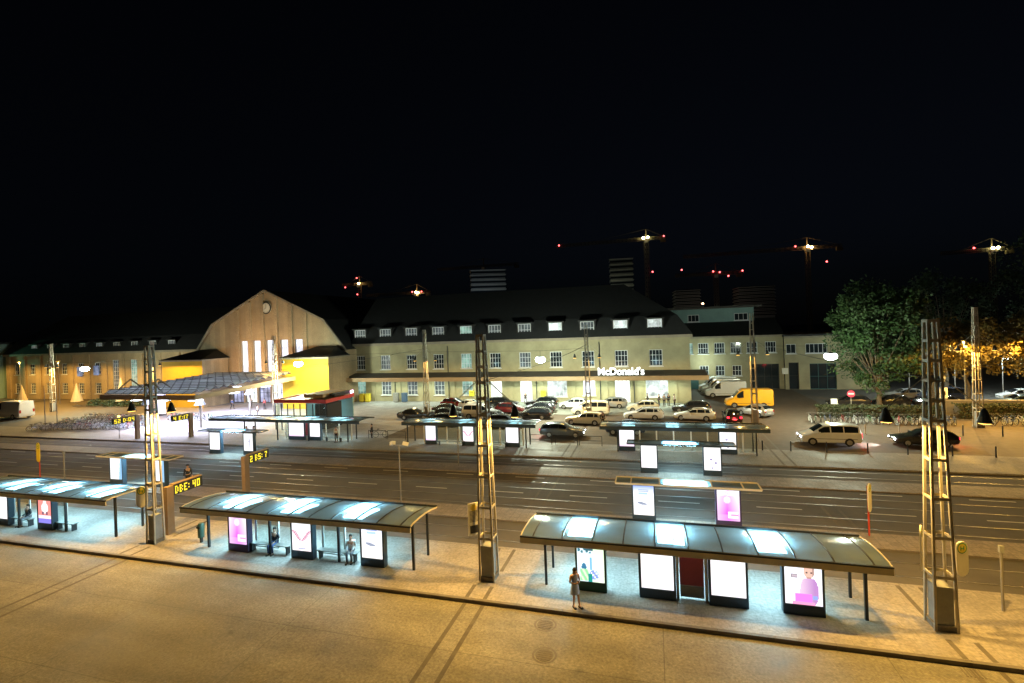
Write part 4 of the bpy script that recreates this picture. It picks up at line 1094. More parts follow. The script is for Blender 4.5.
# ---- red topped glass kiosk
kx0, kx1, ky0, ky1 = -47.2, -39.4, 52.0, 58.0
kk = thing('glass_kiosk', 'glass walled kiosk with a red roof band behind the far long shelter', 'kiosk', (0,0,0))
mb = MB().box(kx0,kx1,ky0,ky0+.12,3.45,3.90,M['red']).box(kx0,kx0+.12,ky0+.121,ky1,3.45,3.90,M['red']).box(kx1-.12,kx1,ky0+.121,ky1,3.45,3.90,M['red']); mb.build('roof_band', None, kk)
MB().box(kx0+.13,kx1-.13,ky0+.13,ky1,3.55,3.75,M['canopyfascia']).build('roof', None, kk)
mb = MB().box(kx1-1.0,kx1-.3,ky0+2.2,ky1,3.96,4.35,M['clothdark']).box(kx0+3.6,kx1-1.3,ky0+1.2,ky1,3.96,4.4,M['canopyfascia']); mb.build('roof_box', None, kk)
mb = MB()
for k in range(9):
    x = kx0+.1+(kx1-kx0-.2)*k/8; mb.box(x-.05,x+.05,ky0+.02,ky0+.10,.0,3.345,M['darksteel'])
mb.box(kx0,kx1,ky0+.03,ky0+.09,1.0,1.08,M['darksteel']); mb.build('glazing_frame', None, kk)
MB().quad((kx0+.1,ky0+.06,0),(kx1-.1,ky0+.06,0),(kx1-.1,ky0+.06,3.34),(kx0+.1,ky0+.06,3.34),M['glass']).build('glazing', None, kk)
MB().box(kx0+.1,kx1-.1,ky1-.2,ky1-.05,0,3.5,M['tealwall']).box(kx0+2,kx0+5,ky0+2.5,ky0+3.2,0,1.1,M['greybox']).box(kx1-2.4,kx1-.6,ky0+1.0,ky0+4,0,3.2,M['clothdark']).build('interior_wall', None, kk)
MB().box(kx0+3,kx0+3.3,ky0+2,ky0+4.5,3.40,3.5).build('strip_light', M['tube'], kk)
light('AREA','kiosk_light',(kx0+4.5,ky0+3,3.3),160,(.70,1,.92),2.5,kk)
o = MB().box(kx1+.03,kx1+.12,ky1-.9,ky1-.3,4.0,4.4).build('lit_sign', glow('pink_sign', (1,.55,.75), 5), kk)

# floodlights added on the entrance canopy to wash the gable warm
for k, xx in enumerate((-70.5, -64.0)):
    f = thing('floodlight', ('left','right')[k] + ' one of two added small floodlights at the rear of the corrugated canopy roof', 'floodlight', (xx, 65.2, 5.75), 0, 'added floodlights on the canopy roof')  # added lamp, there to wash the gable warm
    MB().box(-.25,.25,-.12,.12,.22,.5).build('lamp_head', M['darksteel'], f); MB().box(-.22,.22,.122,.14,.24,.48).build('lens', M['sodiumlens'], f); MB().box(-.04,.04,-.04,.04,0,.22).build('bracket', M['darksteel'], f)
    light('SPOT', 'added_flood_beam', (0, .25, .4), 2200, (1,.60,.25), .15, f, 120, .6, (R(118), 0, 0))
def added_sodium_post(lab, x, y, z, power, grp):  # lamp posts added to turn the left wing and the trees orange
    t = thing('added_sodium_lamp', lab, 'street lamp', (x, y, 0), 0, grp)
    MB().tube((0,0,0),(0,0,z+.15),.07,.05).build('post', M['galv'], t)
    h = MB().box(-.14,.14,-.5,.3,z+.06,z+.2).build('lamp_head', M['darksteel'], t); MB().box(-.11,.11,-.45,.25,z+.03,z+.055).build('lens', M['sodiumlens'], h)
    light('SPOT','sodium_lamp',(0,-.1,z-.03),power,SODIUM,.04,t,172,.3)
for k, x in enumerate((-139,-127,-115.5,-91)): added_sodium_post('added slim sodium street lamp before the left wing, %s from the left' % ('first','second','third','fourth')[k], x, 69.5, 8.6, 5200, 'added sodium lamps before the left wing')
for k, (x, y) in enumerate(((36.0,71.5),(41.8,70.5),(47.5,70.5))): added_sodium_post('added slim sodium street lamp under the orange lit trees, %s of three' % ('leftmost','middle','rightmost')[k], x, y, 8.4, 5200, 'added sodium lamps under the trees')
# ------------------------------------------------------------------ vehicles
SHAPES = {
 # stations: x, zbottom, zbelt, zroof, half width low, half width belt, half width roof (negative x of front = 0)
 'estate': dict(L=4.85, W=.92, st=[(0,.42,.60,.62,.62,.60,.50),(.16,.24,.70,.73,.84,.82,.66),(1.30,.20,.90,.95,.92,.88,.70),(1.55,.20,.93,.99,.92,.88,.66),(2.30,.20,.95,1.40,.92,.88,.60),(3.1,.20,.96,1.46,.92,.88,.60),(4.05,.20,.97,1.42,.92,.88,.58),(4.45,.22,.98,1.30,.92,.87,.56),(4.76,.30,.98,1.02,.88,.84,.62),(4.85,.42,.80,.84,.80,.78,.6)],
     cab=(1.55,4.76), side=[(1.80,2.72),(2.80,3.62),(3.70,4.42)], ws=(1.58,2.26), rw=(4.47,4.72), wheels=(.92,3.78), wr=.32, rails=True),
 'sedan': dict(L=4.75, W=.91, st=[(0,.42,.60,.62,.62,.60,.50),(.16,.24,.70,.73,.84,.82,.66),(1.30,.20,.88,.93,.91,.87,.70),(1.55,.20,.91,.97,.91,.87,.66),(2.30,.20,.93,1.37,.91,.87,.58),(3.0,.20,.94,1.43,.91,.87,.58),(3.55,.20,.95,1.36,.91,.87,.56),(4.15,.22,.96,1.03,.91,.85,.62),(4.66,.30,.95,.99,.87,.83,.62),(4.75,.42,.78,.82,.80,.78,.6)],
     cab=(1.55,4.15), side=[(1.82,2.66),(2.74,3.50)], ws=(1.58,2.26), rw=(3.58,4.1), wheels=(.90,3.68), wr=.32, rails=False),
 'hatch': dict(L=4.2, W=.88, st=[(0,.42,.62,.64,.62,.60,.50),(.14,.24,.72,.75,.82,.80,.66),(.95,.20,.92,.97,.88,.85,.70),(1.15,.20,.95,1.02,.88,.85,.64),(1.95,.20,.97,1.45,.88,.84,.58),(2.8,.20,.98,1.50,.88,.84,.58),(3.6,.22,1.0,1.42,.88,.83,.56),(4.1,.28,1.0,1.05,.85,.80,.6),(4.2,.42,.84,.88,.78,.74,.58)],
     cab=(1.15,4.1), side=[(1.45,2.30),(2.38,3.10),(3.16,3.6)], ws=(1.18,1.92), rw=(3.63,4.06), wheels=(.82,3.38), wr=.31, rails=False),
 'mpv': dict(L=5.0, W=.96, st=[(0,.45,.70,.72,.68,.66,.55),(.15,.26,.86,.90,.88,.86,.70),(.85,.24,1.05,1.12,.95,.93,.75),(1.05,.22,1.10,1.20,.96,.93,.74),(1.95,.22,1.14,1.80,.96,.93,.72),(2.6,.22,1.15,1.90,.96,.93,.73),(4.3,.24,1.16,1.89,.96,.93,.73),(4.85,.28,1.16,1.78,.95,.92,.72),(4.97,.35,1.12,1.2,.92,.9,.75),(5.0,.45,.9,.95,.88,.86,.72)],
     cab=(1.05,4.97), side=[(1.50,2.42),(2.52,3.50),(3.58,4.70)], ws=(1.09,1.9), rw=(4.86,4.955), wheels=(.95,3.95), wr=.34, rails=False),
 'van': dict(L=5.9, W=1.02, st=[(0,.50,.80,.82,.75,.72,.6),(.15,.30,1.0,1.05,.95,.93,.78),(.75,.28,1.18,1.25,1.0,.99,.82),(.95,.26,1.24,1.34,1.02,1.0,.82),(1.75,.26,1.28,2.25,1.02,1.0,.86),(2.2,.26,1.30,2.52,1.02,1.0,.88),(5.6,.28,1.30,2.52,1.02,1.0,.88),(5.86,.32,1.30,2.44,1.0,.98,.87),(5.9,.45,1.2,2.3,.97,.95,.85)],
     cab=(.95,5.9), side=[(1.42,2.25)], ws=(1.0,1.70), rw=None, wheels=(1.05,4.65), wr=.36, rails=False),
}
def car(kind, col, x, y, rz, lab, cat='car', lights=False, taxi=False, group='cars and vans on the station square', roofcol=None, head_only=False, rearglass=True, hoodcol=None):
    S = SHAPES[kind]; st = S['st']; L = S['L']
    t = thing({'van':'delivery_van','mpv':'people_carrier'}.get(kind, 'parked_car'), lab, cat, (x, y, .008), rz, group)
    P_ = paint(*col)
    def at(xx):
        for a, b in zip(st, st[1:]):
            if a[0] <= xx <= b[0]:
                k = (xx-a[0])/(b[0]-a[0]) if b[0] > a[0] else 0
                return [p+(q-p)*k for p, q in zip(a, b)]
        return list(st[-1])
    # x from the nose; car faces local +x: X = L/2 - x
    n = 11; vs = []; fs = []
    fine = []
    for a, b in zip(st, st[1:]):
        fine.append(a[0]); 
        if b[0]-a[0] > .5: fine += [a[0]+(b[0]-a[0])*k/3 for k in (1, 2)]
    fine.append(st[-1][0])
    for xx in fine:
        _, zb, zt, zr, wl, wb, wr = at(xx); X = L/2-xx; zm = (zb*.45+zt*.55)
        cr = .05
        vs += [(X,-wl*.86,zb),(X,-wl,zb+.10),(X,-wl,zm),(X,-wb,zt),(X,-wr,zr-.02),(X,-wr*.6,zr+cr*.6),(X,0,zr+cr),(X,wr*.6,zr+cr*.6),(X,wr,zr-.02),(X,wb,zt),(X,wl,zm),(X,wl,zb+.10),(X,wl*.86,zb)]
    n = 13
    for k in range(len(fine)-1):
        for i in range(n-1): fs.append((k*n+i, k*n+i+1, (k+1)*n+i+1, (k+1)*n+i))
        fs.append((k*n+n-1, k*n, (k+1)*n, (k+1)*n+n-1))
    fs.append(tuple(range(n))); fs.append(tuple(range(len(vs)-n, len(vs))))
    mb = MB().add(vs, fs, P_, True)
    b = mb.build('body', None, t)
    try:
        b.data.set_sharp_from_angle(angle=R(38))
    except Exception: pass
    if roofcol or hoodcol: pass
    # glazing, 12 mm proud of the cabin sides
    def surf(xx, k, s, off=.012):
        _, zb, zt, zr, wl, wb, wr = at(xx); zr -= .02
        yy = wb+(wr-wb)*k; zz = zt+(zr-zt)*k
        ny, nz = (zr-zt), (wb-wr); l = math.hypot(ny, nz) or 1
        return (L/2-xx, s*(yy+off*ny/l), zz+off*nz/l)
    for s in (-1, 1):
        for (a, c) in S['side']:
            q = 4; vs = []; fs = []
            for i in range(q+1):
                xx = a+(c-a)*i/q; vs += [surf(xx,.10,s), surf(xx,.86,s)]
            for i in range(q): fs.append((2*i,2*i+1,2*i+3,2*i+2))
            MB().add(vs, fs, M['carglass']).build('side_window', None, t)
    def top(xx, k, off=.014):
        _, zb, zt, zr, wl, wb, wr = at(xx); return (L/2-xx, wr*k, zr-.02+.05*(1-abs(k))*1.2+.02+off)
    for nm, rng in (('windscreen', S['ws']), ('rear_window', S['rw'])):
        if not rng: continue
        a, c = rng; vs = []; fs = []; ks = [-.92,-.6,0,.6,.92]
        for i in range(4):
            xx = a+(c-a)*i/3
            for k in ks: vs.append(top(xx, k))
        for i in range(3):
            for j in range(4): fs.append((i*5+j, i*5+j+1, (i+1)*5+j+1, (i+1)*5+j))
        MB().add(vs, fs, M['carglass'], True).build(nm, None, t)
    # wheels with dark arches
    for wx_ in S['wheels']:
        for s in (-1, 1):
            w_ = at(wx_)[4]; X = L/2-wx_; r = S['wr']
            arch = [(X+1.16*r*math.cos(math.pi*2*i/20), max(.16, r+1.16*r*math.sin(math.pi*2*i/20))) for i in range(20)]
            mb = MB().prism(arch, s*(w_-.16), s*(w_+.006), 'y', M['trim']); mb.build('wheel_arch', None, t)
            w = MB().tube((X,s*(w_-.20),r),(X,s*(w_+.014),r), r, n=18, m=M['tyre']).build('wheel', None, t)
            MB().tube((X,s*(w_+.015),r),(X,s*(w_+.022),r), r*.66, n=14, m=M['rim']).build('rim', None, w)
    f = at(.16); rr = at(L-.1)
    for s in (-1, 1):
        zl = f[2]-.11
        MB().box(L/2-.34, L/2-(.02 if lights else .07), s*f[5]*.60-.20, s*f[5]*.60+.20, zl-.07, zl+.07).build('headlight', M['head_on' if lights else 'head_off'], t)
        zt = rr[2]-.18 if kind != 'van' else 1.1
        hh = .10 if kind in ('estate','sedan','hatch') else .22
        MB().box(-L/2-.012, -L/2+(.42 if lights else .20), s*rr[5]*.84-.11, s*rr[5]*.84+.11, zt-hh, zt+hh).build('taillight', M['tail_on' if (lights and not head_only) else 'tail_off'], t)
        m_ = at(S['side'][0][0]+.05)
        MB().box(L/2-S['side'][0][0]-.12, L/2-S['side'][0][0]+.06, s*(m_[5]+.10)-.09, s*(m_[5]+.10)+.09, m_[2]+.0, m_[2]+.15).build('mirror', P_, t)
    MB().box(-L/2-.014, -L/2+.05, -.26, .26, .55, .66).build('number_plate', M['plate'], t)
    MB().box(L/2-.10, L/2+.008, -.26, .26, .36, .47).build('number_plate', M['plate'], t)
    MB().box(L/2-.2, L/2+.004, -f[4]*.55, f[4]*.55, .50, .60).build('grille', M['trim'], t)
    if kind in ('mpv','van'):
        m2 = MB()
        for s in (-1, 1): m2.box(-L/2+.4, L/2-1.0, s*(S['W']+.001)-.004, s*(S['W']+.001)+.004, .62, .66)
        m2.build('side_trim', M['trim'], t)
    if S['rails']:
        for s in (-1, 1): MB().bar((L/2-2.35,s*.57,1.47),(L/2-4.2,s*.56,1.45),.035).build('roof_rail', M['trim'], t)
    if lights and not head_only:
        light('POINT', 'tail_glow', (-L/2-.35, 0, .8), 60, (1,.03,.05), .15, t)
    if taxi:
        a = at(2.4); MB().box(L/2-2.6, L/2-2.38, -.22, .22, a[3]+.05, a[3]+.18).build('taxi_sign', M['taxisign'], t)
    return t
WHITE = ('white',(.70,.73,.76)); CREAM = ('cream',(.72,.69,.56)); BLK = ('black',(.012,.012,.014)); GREY = ('grey',(.13,.15,.17),.25,.5); SILV = ('silver',(.45,.46,.48),.28,.6)
DRED = ('dark_red',(.09,.008,.010)); BLUE = ('night_blue',(.02,.03,.07)); YEL = ('yellow_orange',(.85,.42,.015),.35); CHAR = ('charcoal',(.04,.04,.045),.25,.4); LBLUE = ('pale_blue',(.22,.32,.36))
PI = math.pi
car('estate', GREY, -9.75, 52.6, 0, 'dark grey estate car behind the low railings, facing right', lights=True)
car('mpv', WHITE, 15.6, 52.4, PI, 'white people carrier with a lit taxi sign driving left in the taxi lane', 'van', True, True)
car('estate', BLK, 23.3, 52.9, PI, 'black car with lit headlights driving left, seen behind the right foreground mast', lights=True)
car('estate', WHITE, -1.4, 63.2, PI, 'white estate car, nearer of two white cars left of centre in the yard')
car('hatch', CREAM, -1.6, 68.6, PI, 'cream hatchback directly behind the nearer white estate car')
car('estate', WHITE, 4.6, 63.2, PI-.12, 'white estate car with dark roof rails, left of the car with lit tail lights')
car('estate', CHAR, 4.6, 68.8, PI-.06, 'charcoal estate car behind the white estate car by the restaurant corner')
car('hatch', BLK, 8.7, 62.6, PI/2, 'black car seen from behind with lit tail lights', lights=True)
car('hatch', SILV, 11.9, 66.5, PI*.72, 'small silver car parked at an angle beside the orange van')
car('van', YEL, 12.3, 73.0, PI, 'orange yellow delivery van parked in the side yard', 'van')
car('van', WHITE, 10.6, 82.4, PI, 'white delivery van, nearest of three behind the orange van', 'van')
car('van', SILV, 10.4, 85.6, PI, 'silver delivery van, middle of three behind the orange van', 'van')
car('van', WHITE, 10.2, 88.7, PI, 'white delivery van, rearmost of three behind the orange van', 'van')
car('mpv', CREAM, -8.3, 65.6, PI, 'cream people carrier at the foot of a far mast, left of the white cars', 'van')
car('estate', CREAM, -8.2, 59.4, PI-.1, 'pale cream taxi in front of the cream people carrier', taxi=True)
car('hatch', BLUE, -3.2, 54.6, PI, 'dark blue car half hidden behind the far right shelter')
car('estate', BLK, -16.4, 72.0, PI, 'black estate car, rearmost of three in a column of dark cars')
car('estate', CHAR, -15.8, 67.2, PI, 'charcoal estate car, middle of three in a column of dark cars')
car('estate', BLK, -15.4, 62.3, PI, 'black estate car, nearest of three in a column of dark cars')
car('mpv', WHITE, -22.6, 62.2, 0, 'white people carrier right behind the middle mast', 'van')
car('hatch', DRED, -19.6, 66.0, 0, 'dark red hatchback right of the white people carrier')
car('estate', BLK, -22.4, 71.4, 0, 'black estate car near the bright doorway, behind the white people carrier')
car('hatch', DRED, -29.8, 70.2, 0, 'dark red hatchback at the left end of the parked cars, by the pale wall')
car('sedan', BLK, -31.6, 60.6, .1, 'black taxi with a lit roof sign, nearest at the left end of the rank', taxi=True)
car('sedan', CHAR, -28.6, 65.2, .1, 'charcoal saloon car behind the black taxi')
car('estate', BLK, -24.9, 57.2, 0, 'black estate car behind the far middle shelter')
car('estate', CHAR, -17.5, 57.0, 0, 'charcoal estate car behind the right part of the far middle shelter')
car('van', WHITE, -103.0, 55.2, PI, 'long white delivery van at the left edge of the picture', 'van')
car('hatch', SILV, -26.2, 68.6, 0, 'silver hatchback behind the charcoal saloon, left of the black estate by the doorway')
car('sedan', BLK, -27.2, 61.4, .06, 'black saloon car just right of the lit black taxi')
car('hatch', WHITE, -11.4, 70.6, PI, 'white hatchback between the dark column and the cream people carrier')
car('estate', SILV, -6.2, 71.6, PI, 'silver estate car behind the cream people carrier near the wall')
car('hatch', SILV, -24.6, 66.4, 0, 'silver hatchback directly behind the middle mast, beyond the white people carrier')
car('estate', SILV, -19.6, 59.6, 0, 'silver estate car just right of the middle mast, in front of the dark red hatchback')
G2 = 'cars in the tree shaded car park'
car('hatch', WHITE, 46.2, 80.5, PI, 'white car in the car park at the right edge, above a pale blue car', group=G2)
car('estate', LBLUE, 43.2, 75.2, PI, 'pale blue car in the car park behind the orange lit hedge', group=G2)
car('mpv', BLUE, 37.0, 79.0, PI, 'dark blue people carrier between the trees of the car park', 'van', group=G2)
car('estate', BLK, 34.2, 74.8, PI, 'black estate car in the car park behind the signal box post', group=G2)
car('estate', SILV, 33.6, 81.0, PI, 'silver estate car deep in the car park', group=G2)
car('hatch', BLK, 29.4, 74.6, PI, 'black hatchback under the big green tree', group=G2)
car('estate', CHAR, 24.6, 74.4, PI, 'charcoal estate car left of the big tree trunk', group=G2)
# taxi and headlamp throw
vv = [o for o in bpy.data.objects if o.get('label','').startswith('long white delivery')][0]; vv.scale = (1.18,1.1,1.15)
light('SPOT', 'headlight_beam', (20.6, 52.5, .7), 1500, (.9,.95,1), .08, None, 70, .6, (R(82), 0, R(90)))

# ------------------------------------------------------------------ bicycles
def bicycle(col):
    t = thing('bicycle', 'bicycle', 'bicycle', (0,0,0))
    r = .34; a = Vector((-.52,0,r)); f = Vector((.53,0,r)); bb = Vector((-.08,0,.29)); st = Vector((-.22,0,.80)); hd = Vector((.36,0,.86)); hl = Vector((.39,0,.72))
    mb = MB()
    for p, q, w in ((a,bb,.018),(a,st,.015),(bb,st,.022),(bb,hl,.025),(st,hd,.022),(hd,f,.022),(bb,st+Vector((-.02,0,.10)),.016)): mb.tube(p,q,w*1.25,n=5,m=col)
    mb.tube(hd,hd+Vector((-.05,0,.16)),.02,n=5,m=M['galv']); mb.tube(hd+Vector((-.06,-.28,.18)),hd+Vector((-.06,.28,.18)),.018,n=5,m=M['galv'])
    mb.cbox(st+Vector((-.03,0,.14)),(.26,.15,.07),M['saddle']); mb.tube(bb+Vector((.12,-.1,-.1)),bb+Vector((-.12,.1,.1)),.018,n=5,m=M['galv'])
    mb.bar(a+Vector((0,0,.38)),st+Vector((0,0,-.08)),.03,.02,M['galv']); mb.cbox((-.54,0,.74),(.34,.13,.02),M['galv'])
    mb.build('frame', None, t)
    for c in (a, f):
        mb = MB(); n = 16
        for ro, ri, m_ in ((r, r-.045, M['tyre']), (r-.046, r-.075, M['alu'])):
            for i in range(n):
                p, q = 2*math.pi*i/n, 2*math.pi*(i+1)/n
                pts = []
                for (rad, an) in ((ri,p),(ro,p),(ro,q),(ri,q)):
                    pts.append((c.x+rad*math.cos(an), rad and c.z+rad*math.sin(an)))
                mb.prism(pts, -.018, .018, 'y', m_)
        for i in range(8): t_ = math.pi*i/8; mb.bar((c.x+.27*math.cos(t_),0,c.z+.27*math.sin(t_)),(c.x-.27*math.cos(t_),0,c.z-.27*math.sin(t_)),.008,.008,M['alu'])
        mb.build('wheel', None, t)
    return t
BC = [mat('bike_'+n, c, .35) for n, c in (('black',(.02,.02,.02)),('silver',(.55,.56,.58)),('red',(.40,.04,.04)),('blue',(.05,.10,.28)),('white',(.7,.7,.7)),('green',(.06,.18,.09)))]
protos = [bicycle(c) for c in BC]
for p in protos: remember(p)
used = set()
def put_bike(x, y, rz, lab, group, k=None, z=.012):
    k = random.choice((0,0,1,1,2,3,4,4,5)) if k is None else k
    if k not in used: used.add(k); o = protos[k]; o.location = (x,y,z); o.rotation_euler = (R(random.uniform(-7,7)),0,rz); o['label'] = lab
    else: o = copy_tree(protos[k], (x,y,z), None, lab); o.rotation_euler = (R(random.uniform(-7,7)),0,rz)
    o['group'] = group
for k in range(31): put_bike(-84.5+k*.50+random.uniform(-.1,.1), 47.7+.095*k+random.uniform(-.3,.3), R(90+random.uniform(-14,14)), 'bicycle in the nearest row of the crowded racks left of the station canopy', 'bicycles in the nearest row left of the canopy')
for k in range(31): put_bike(-85+k*.52+random.uniform(-.1,.1), 51.3+.06*k+random.uniform(-.3,.3), R(90+random.uniform(-14,14)), 'bicycle in the second row of the crowded racks left of the station canopy', 'bicycles in the second row left of the canopy')
for k in range(24): put_bike(-86+k*.55+random.uniform(-.1,.1), 55.4+random.uniform(-.3,.3), R(90+random.uniform(-14,14)), 'bicycle in the rearmost row of the racks left of the station canopy', 'bicycles in the rearmost row left of the canopy')
for k in range(16): put_bike(-70.5+k*.5, 57.0+random.uniform(-.3,.3), R(90+random.uniform(-14,14)), 'bicycle parked in the bright light under the station canopy', 'bicycles under the canopy', z=.014)
for k in range(27): put_bike(17.0+k*.52+random.uniform(-.1,.1), 62.6+random.uniform(-.25,.25), R(90+random.uniform(-16,16)), 'bicycle in the row in front of the hedge, beyond the white people carrier', 'bicycles in front of the hedge at right', random.choice((0,0,0,2,3,5,1)))
for k in range(10): put_bike(33.6+k*.6+random.uniform(-.1,.1), 63.4+random.uniform(-.25,.25), R(90+random.uniform(-16,16)), 'bicycle in front of the orange lit hedge at the right edge', 'bicycles at the right edge', random.choice((0,0,0,2,3,5,1)))
put_bike(-30.4, 49.6, R(20), 'lone bicycle leaning by the low railings between the far shelters', 'lone bicycle', z=.01)

# ------------------------------------------------------------------ people
def skin(name, verts, edges, radii, m, parent, sub=1, roots=(0,)):
    me = bpy.data.meshes.new(name); me.from_pydata(verts, edges, []); o = bpy.data.objects.new(name, me); C.objects.link(o)
    md = o.modifiers.new('Skin', 'SKIN')
    if not me.skin_vertices: 
        bm = bmesh.new(); bm.from_mesh(me); bm.verts.layers.skin.verify(); bm.to_mesh(me); bm.free()
    for i, sv in enumerate(me.skin_vertices[0].data):
        r = radii[i]; sv.radius = (r, r) if not isinstance(r, tuple) else r; sv.use_root = (i in roots)
    md.use_smooth_shade = True
    s2 = o.modifiers.new('Sub', 'SUBSURF'); s2.levels = sub; s2.render_levels = sub
    bpy.context.view_layer.update()
    ev = o.evaluated_get(bpy.context.evaluated_depsgraph_get())
    me2 = bpy.data.meshes.new_from_object(ev); bpy.data.objects.remove(o); bpy.data.meshes.remove(me)
    me2.materials.clear(); me2.materials.append(m)
    for p in me2.polygons: p.use_smooth = True
    n = bpy.data.objects.new(name, me2); C.objects.link(n); n.parent = parent
    return n
def person(lab, x, y, z, rz, pose='stand', top='clothdark', legs='clothdark', h=1.72, dress=None, hair='hairdark', group=None, bag=None, long_hair=False, hat=False):
    t = thing('person', lab, 'person', (x, y, z), rz, group); t.scale = (h/1.72,)*3
    # faces local -y
    J = {'pel':(0,0,.95),'spn':(0,.0,1.15),'cst':(0,.0,1.34),'nek':(0,.01,1.49),'hed':(0,-.01,1.58),'top':(0,-.005,1.68)}
    for s, k in ((-1,'l'),(1,'r')):
        J['sh'+k] = (s*.18,.01,1.41); J['el'+k] = (s*.23,.03,1.13); J['wr'+k] = (s*.24,-.05,.88); J['ha'+k] = (s*.24,-.08,.79)
        J['hp'+k] = (s*.09,0,.90); J['kn'+k] = (s*.10,-.02,.50); J['an'+k] = (s*.10,.02,.09); J['to'+k] = (s*.12,-.13,.04)
    if pose == 'phone':
        for s, k in ((-1,'l'),(1,'r')):
            J['el'+k] = (s*.24,.0,1.13); J['wr'+k] = (s*.07,-.22,1.14); J['ha'+k] = (s*.02,-.27,1.19)
        J['hed'] = (0,-.05,1.56); J['top'] = (0,-.08,1.655)
        J['knl'] = (-.07,-.03,.50); J['anl'] = (-.06,.05,.09); J['tol'] = (-.07,-.10,.04)
        J['knr'] = (.12,-.05,.50); J['anr'] = (.17,-.06,.09); J['tor'] = (.19,-.21,.04)
    if pose == 'walk':
        J['knl'] = (-.10,-.16,.51); J['anl'] = (-.10,-.22,.10); J['tol'] = (-.11,-.37,.06); J['knr'] = (.10,.06,.49); J['anr'] = (.10,.30,.14); J['tor'] = (.11,.20,.05)
        J['wrl'] = (-.25,.10,.90); J['hal'] = (-.25,.08,.81); J['wrr'] = (.25,-.20,.93); J['har'] = (.25,-.27,.86)
    if pose == 'sit':
        d = .95-.55
        for k in ('pel','spn','cst','nek','hed','top'): a = J[k]; J[k] = (a[0], a[1], a[2]-d)
        for s, k in ((-1,'l'),(1,'r')):
            for q in ('sh','el'): a = J[q+k]; J[q+k] = (a[0],a[1],a[2]-d)
            J['wr'+k] = (s*.13,-.25,.62); J['ha'+k] = (s*.10,-.32,.60); J['hp'+k] = (s*.09,-.02,.53); J['kn'+k] = (s*.12,-.44,.50); J['an'+k] = (s*.12,-.42,.09); J['to'+k] = (s*.13,-.56,.04)
    names = list(J); idx = {n: i for i, n in enumerate(names)}
    E = [('pel','spn'),('spn','cst'),('cst','nek'),('nek','hed'),('hed','top')]
    for k in 'lr': E += [('cst','sh'+k),('sh'+k,'el'+k),('el'+k,'wr'+k),('wr'+k,'ha'+k),('pel','hp'+k),('hp'+k,'kn'+k),('kn'+k,'an'+k),('an'+k,'to'+k)]
    rad = {'pel':(.14,.10),'spn':(.125,.09),'cst':(.15,.10),'nek':.055,'hed':.085,'top':.075}
    for k in 'lr': rad.update({'sh'+k:.062,'el'+k:.042,'wr'+k:.030,'ha'+k:(.038,.018),'hp'+k:.082,'kn'+k:.056,'an'+k:.040,'to'+k:.034})
    V = [J[n] for n in names]; ED = [(idx[a], idx[b]) for a, b in E]
    # five fingers per hand
    R_ = [rad[n] for n in names]
    for s, k in ((-1,'l'),(1,'r')):
        b = Vector(J['ha'+k]); d = (b-Vector(J['wr'+k])).normalized(); side = Vector((s,0,0)).cross(d); side = side.normalized() if side.length > .1 else Vector((0,1,0))
        for q, (off, ln) in enumerate(((-.030,.062),(-.011,.072),(.010,.068),(.029,.054),(-.05,.035))):
            p1 = b+side*off+d*(.03 if q < 4 else -.01); p2 = p1+d*ln*.5+side*(0 if q < 4 else -.012)
            p3 = p2+d*ln*.4+Vector((-s*.02,0,0))
            i0 = len(V); V += [tuple(p1), tuple(p2), tuple(p3)]; R_ += [.009,.008,.007]
            ED += [(idx['ha'+k], i0), (i0, i0+1), (i0+1, i0+2)]
    skin('body', V, ED, R_, M['skin'], t, 1)
    def sub(nm, parts, ed, rr, m):
        ii = {n: i for i, n in enumerate(parts)}
        return skin(nm, [J[n] for n in parts], [(ii[a], ii[b]) for a, b in ed], rr, m, t, 1)
    hd = Vector(J['hed']); tp = Vector(J['top'])
    hm = MB(); c = (hd+tp)/2+Vector((0,.022,.022))
    hm.loft([(c.x,c.y+.03,c.z-.11,.07,.06),(c.x,c.y+.03,c.z-.04,.095,.085),(c.x,c.y+.02,c.z+.03,.10,.095),(c.x,c.y+.01,c.z+.085,.075,.075),(c.x,c.y+.01,c.z+.115,.03,.03)], 12, M[hair]).build('hair', None, t)
    if long_hair: MB().loft([(c.x,c.y+.055,c.z-.30,.05,.025),(c.x,c.y+.06,c.z-.15,.085,.045),(c.x,c.y+.045,c.z,.09,.06)], 10, M[hair]).build('hair', None, t)
    if hat: MB().loft([(c.x,c.y-.02,c.z+.045,.15,.16),(c.x,c.y-.02,c.z+.055,.15,.16),(c.x,c.y,c.z+.06,.10,.10),(c.x,c.y,c.z+.14,.085,.085)], 12, M['clothdark']).build('hat', None, t)
    # face: eyes, nose and mouth
    fw = Vector((0,-1,0)); e = MB()
    fc = hd*.6+tp*.4
    for s in (-1, 1): e.cbox(fc+Vector((s*.032,-.082,.0)),(.022,.012,.010),M['blackplastic'])
    e.cbox(fc+Vector((0,-.094,-.03)),(.022,.03,.04),M['skin']); e.cbox(fc+Vector((0,-.084,-.065)),(.045,.012,.010),M['redboard'])
    for s in (-1, 1): e.cbox(fc+Vector((s*.088,.01,-.012)),(.016,.035,.055),M['skin'])
    e.build('face', None, t)
    for k in 'lr':
        a, b = Vector(J['an'+k]), Vector(J['to'+k]); d = (b-a); d.z = 0; d.normalize()
        mb = MB(); mb.bar(tuple(Vector((a.x,a.y,.035))-d*.05), tuple(Vector((a.x,a.y,.035))+d*.20), .085, .07, M['shoe']); mb.build('shoe', None, t)
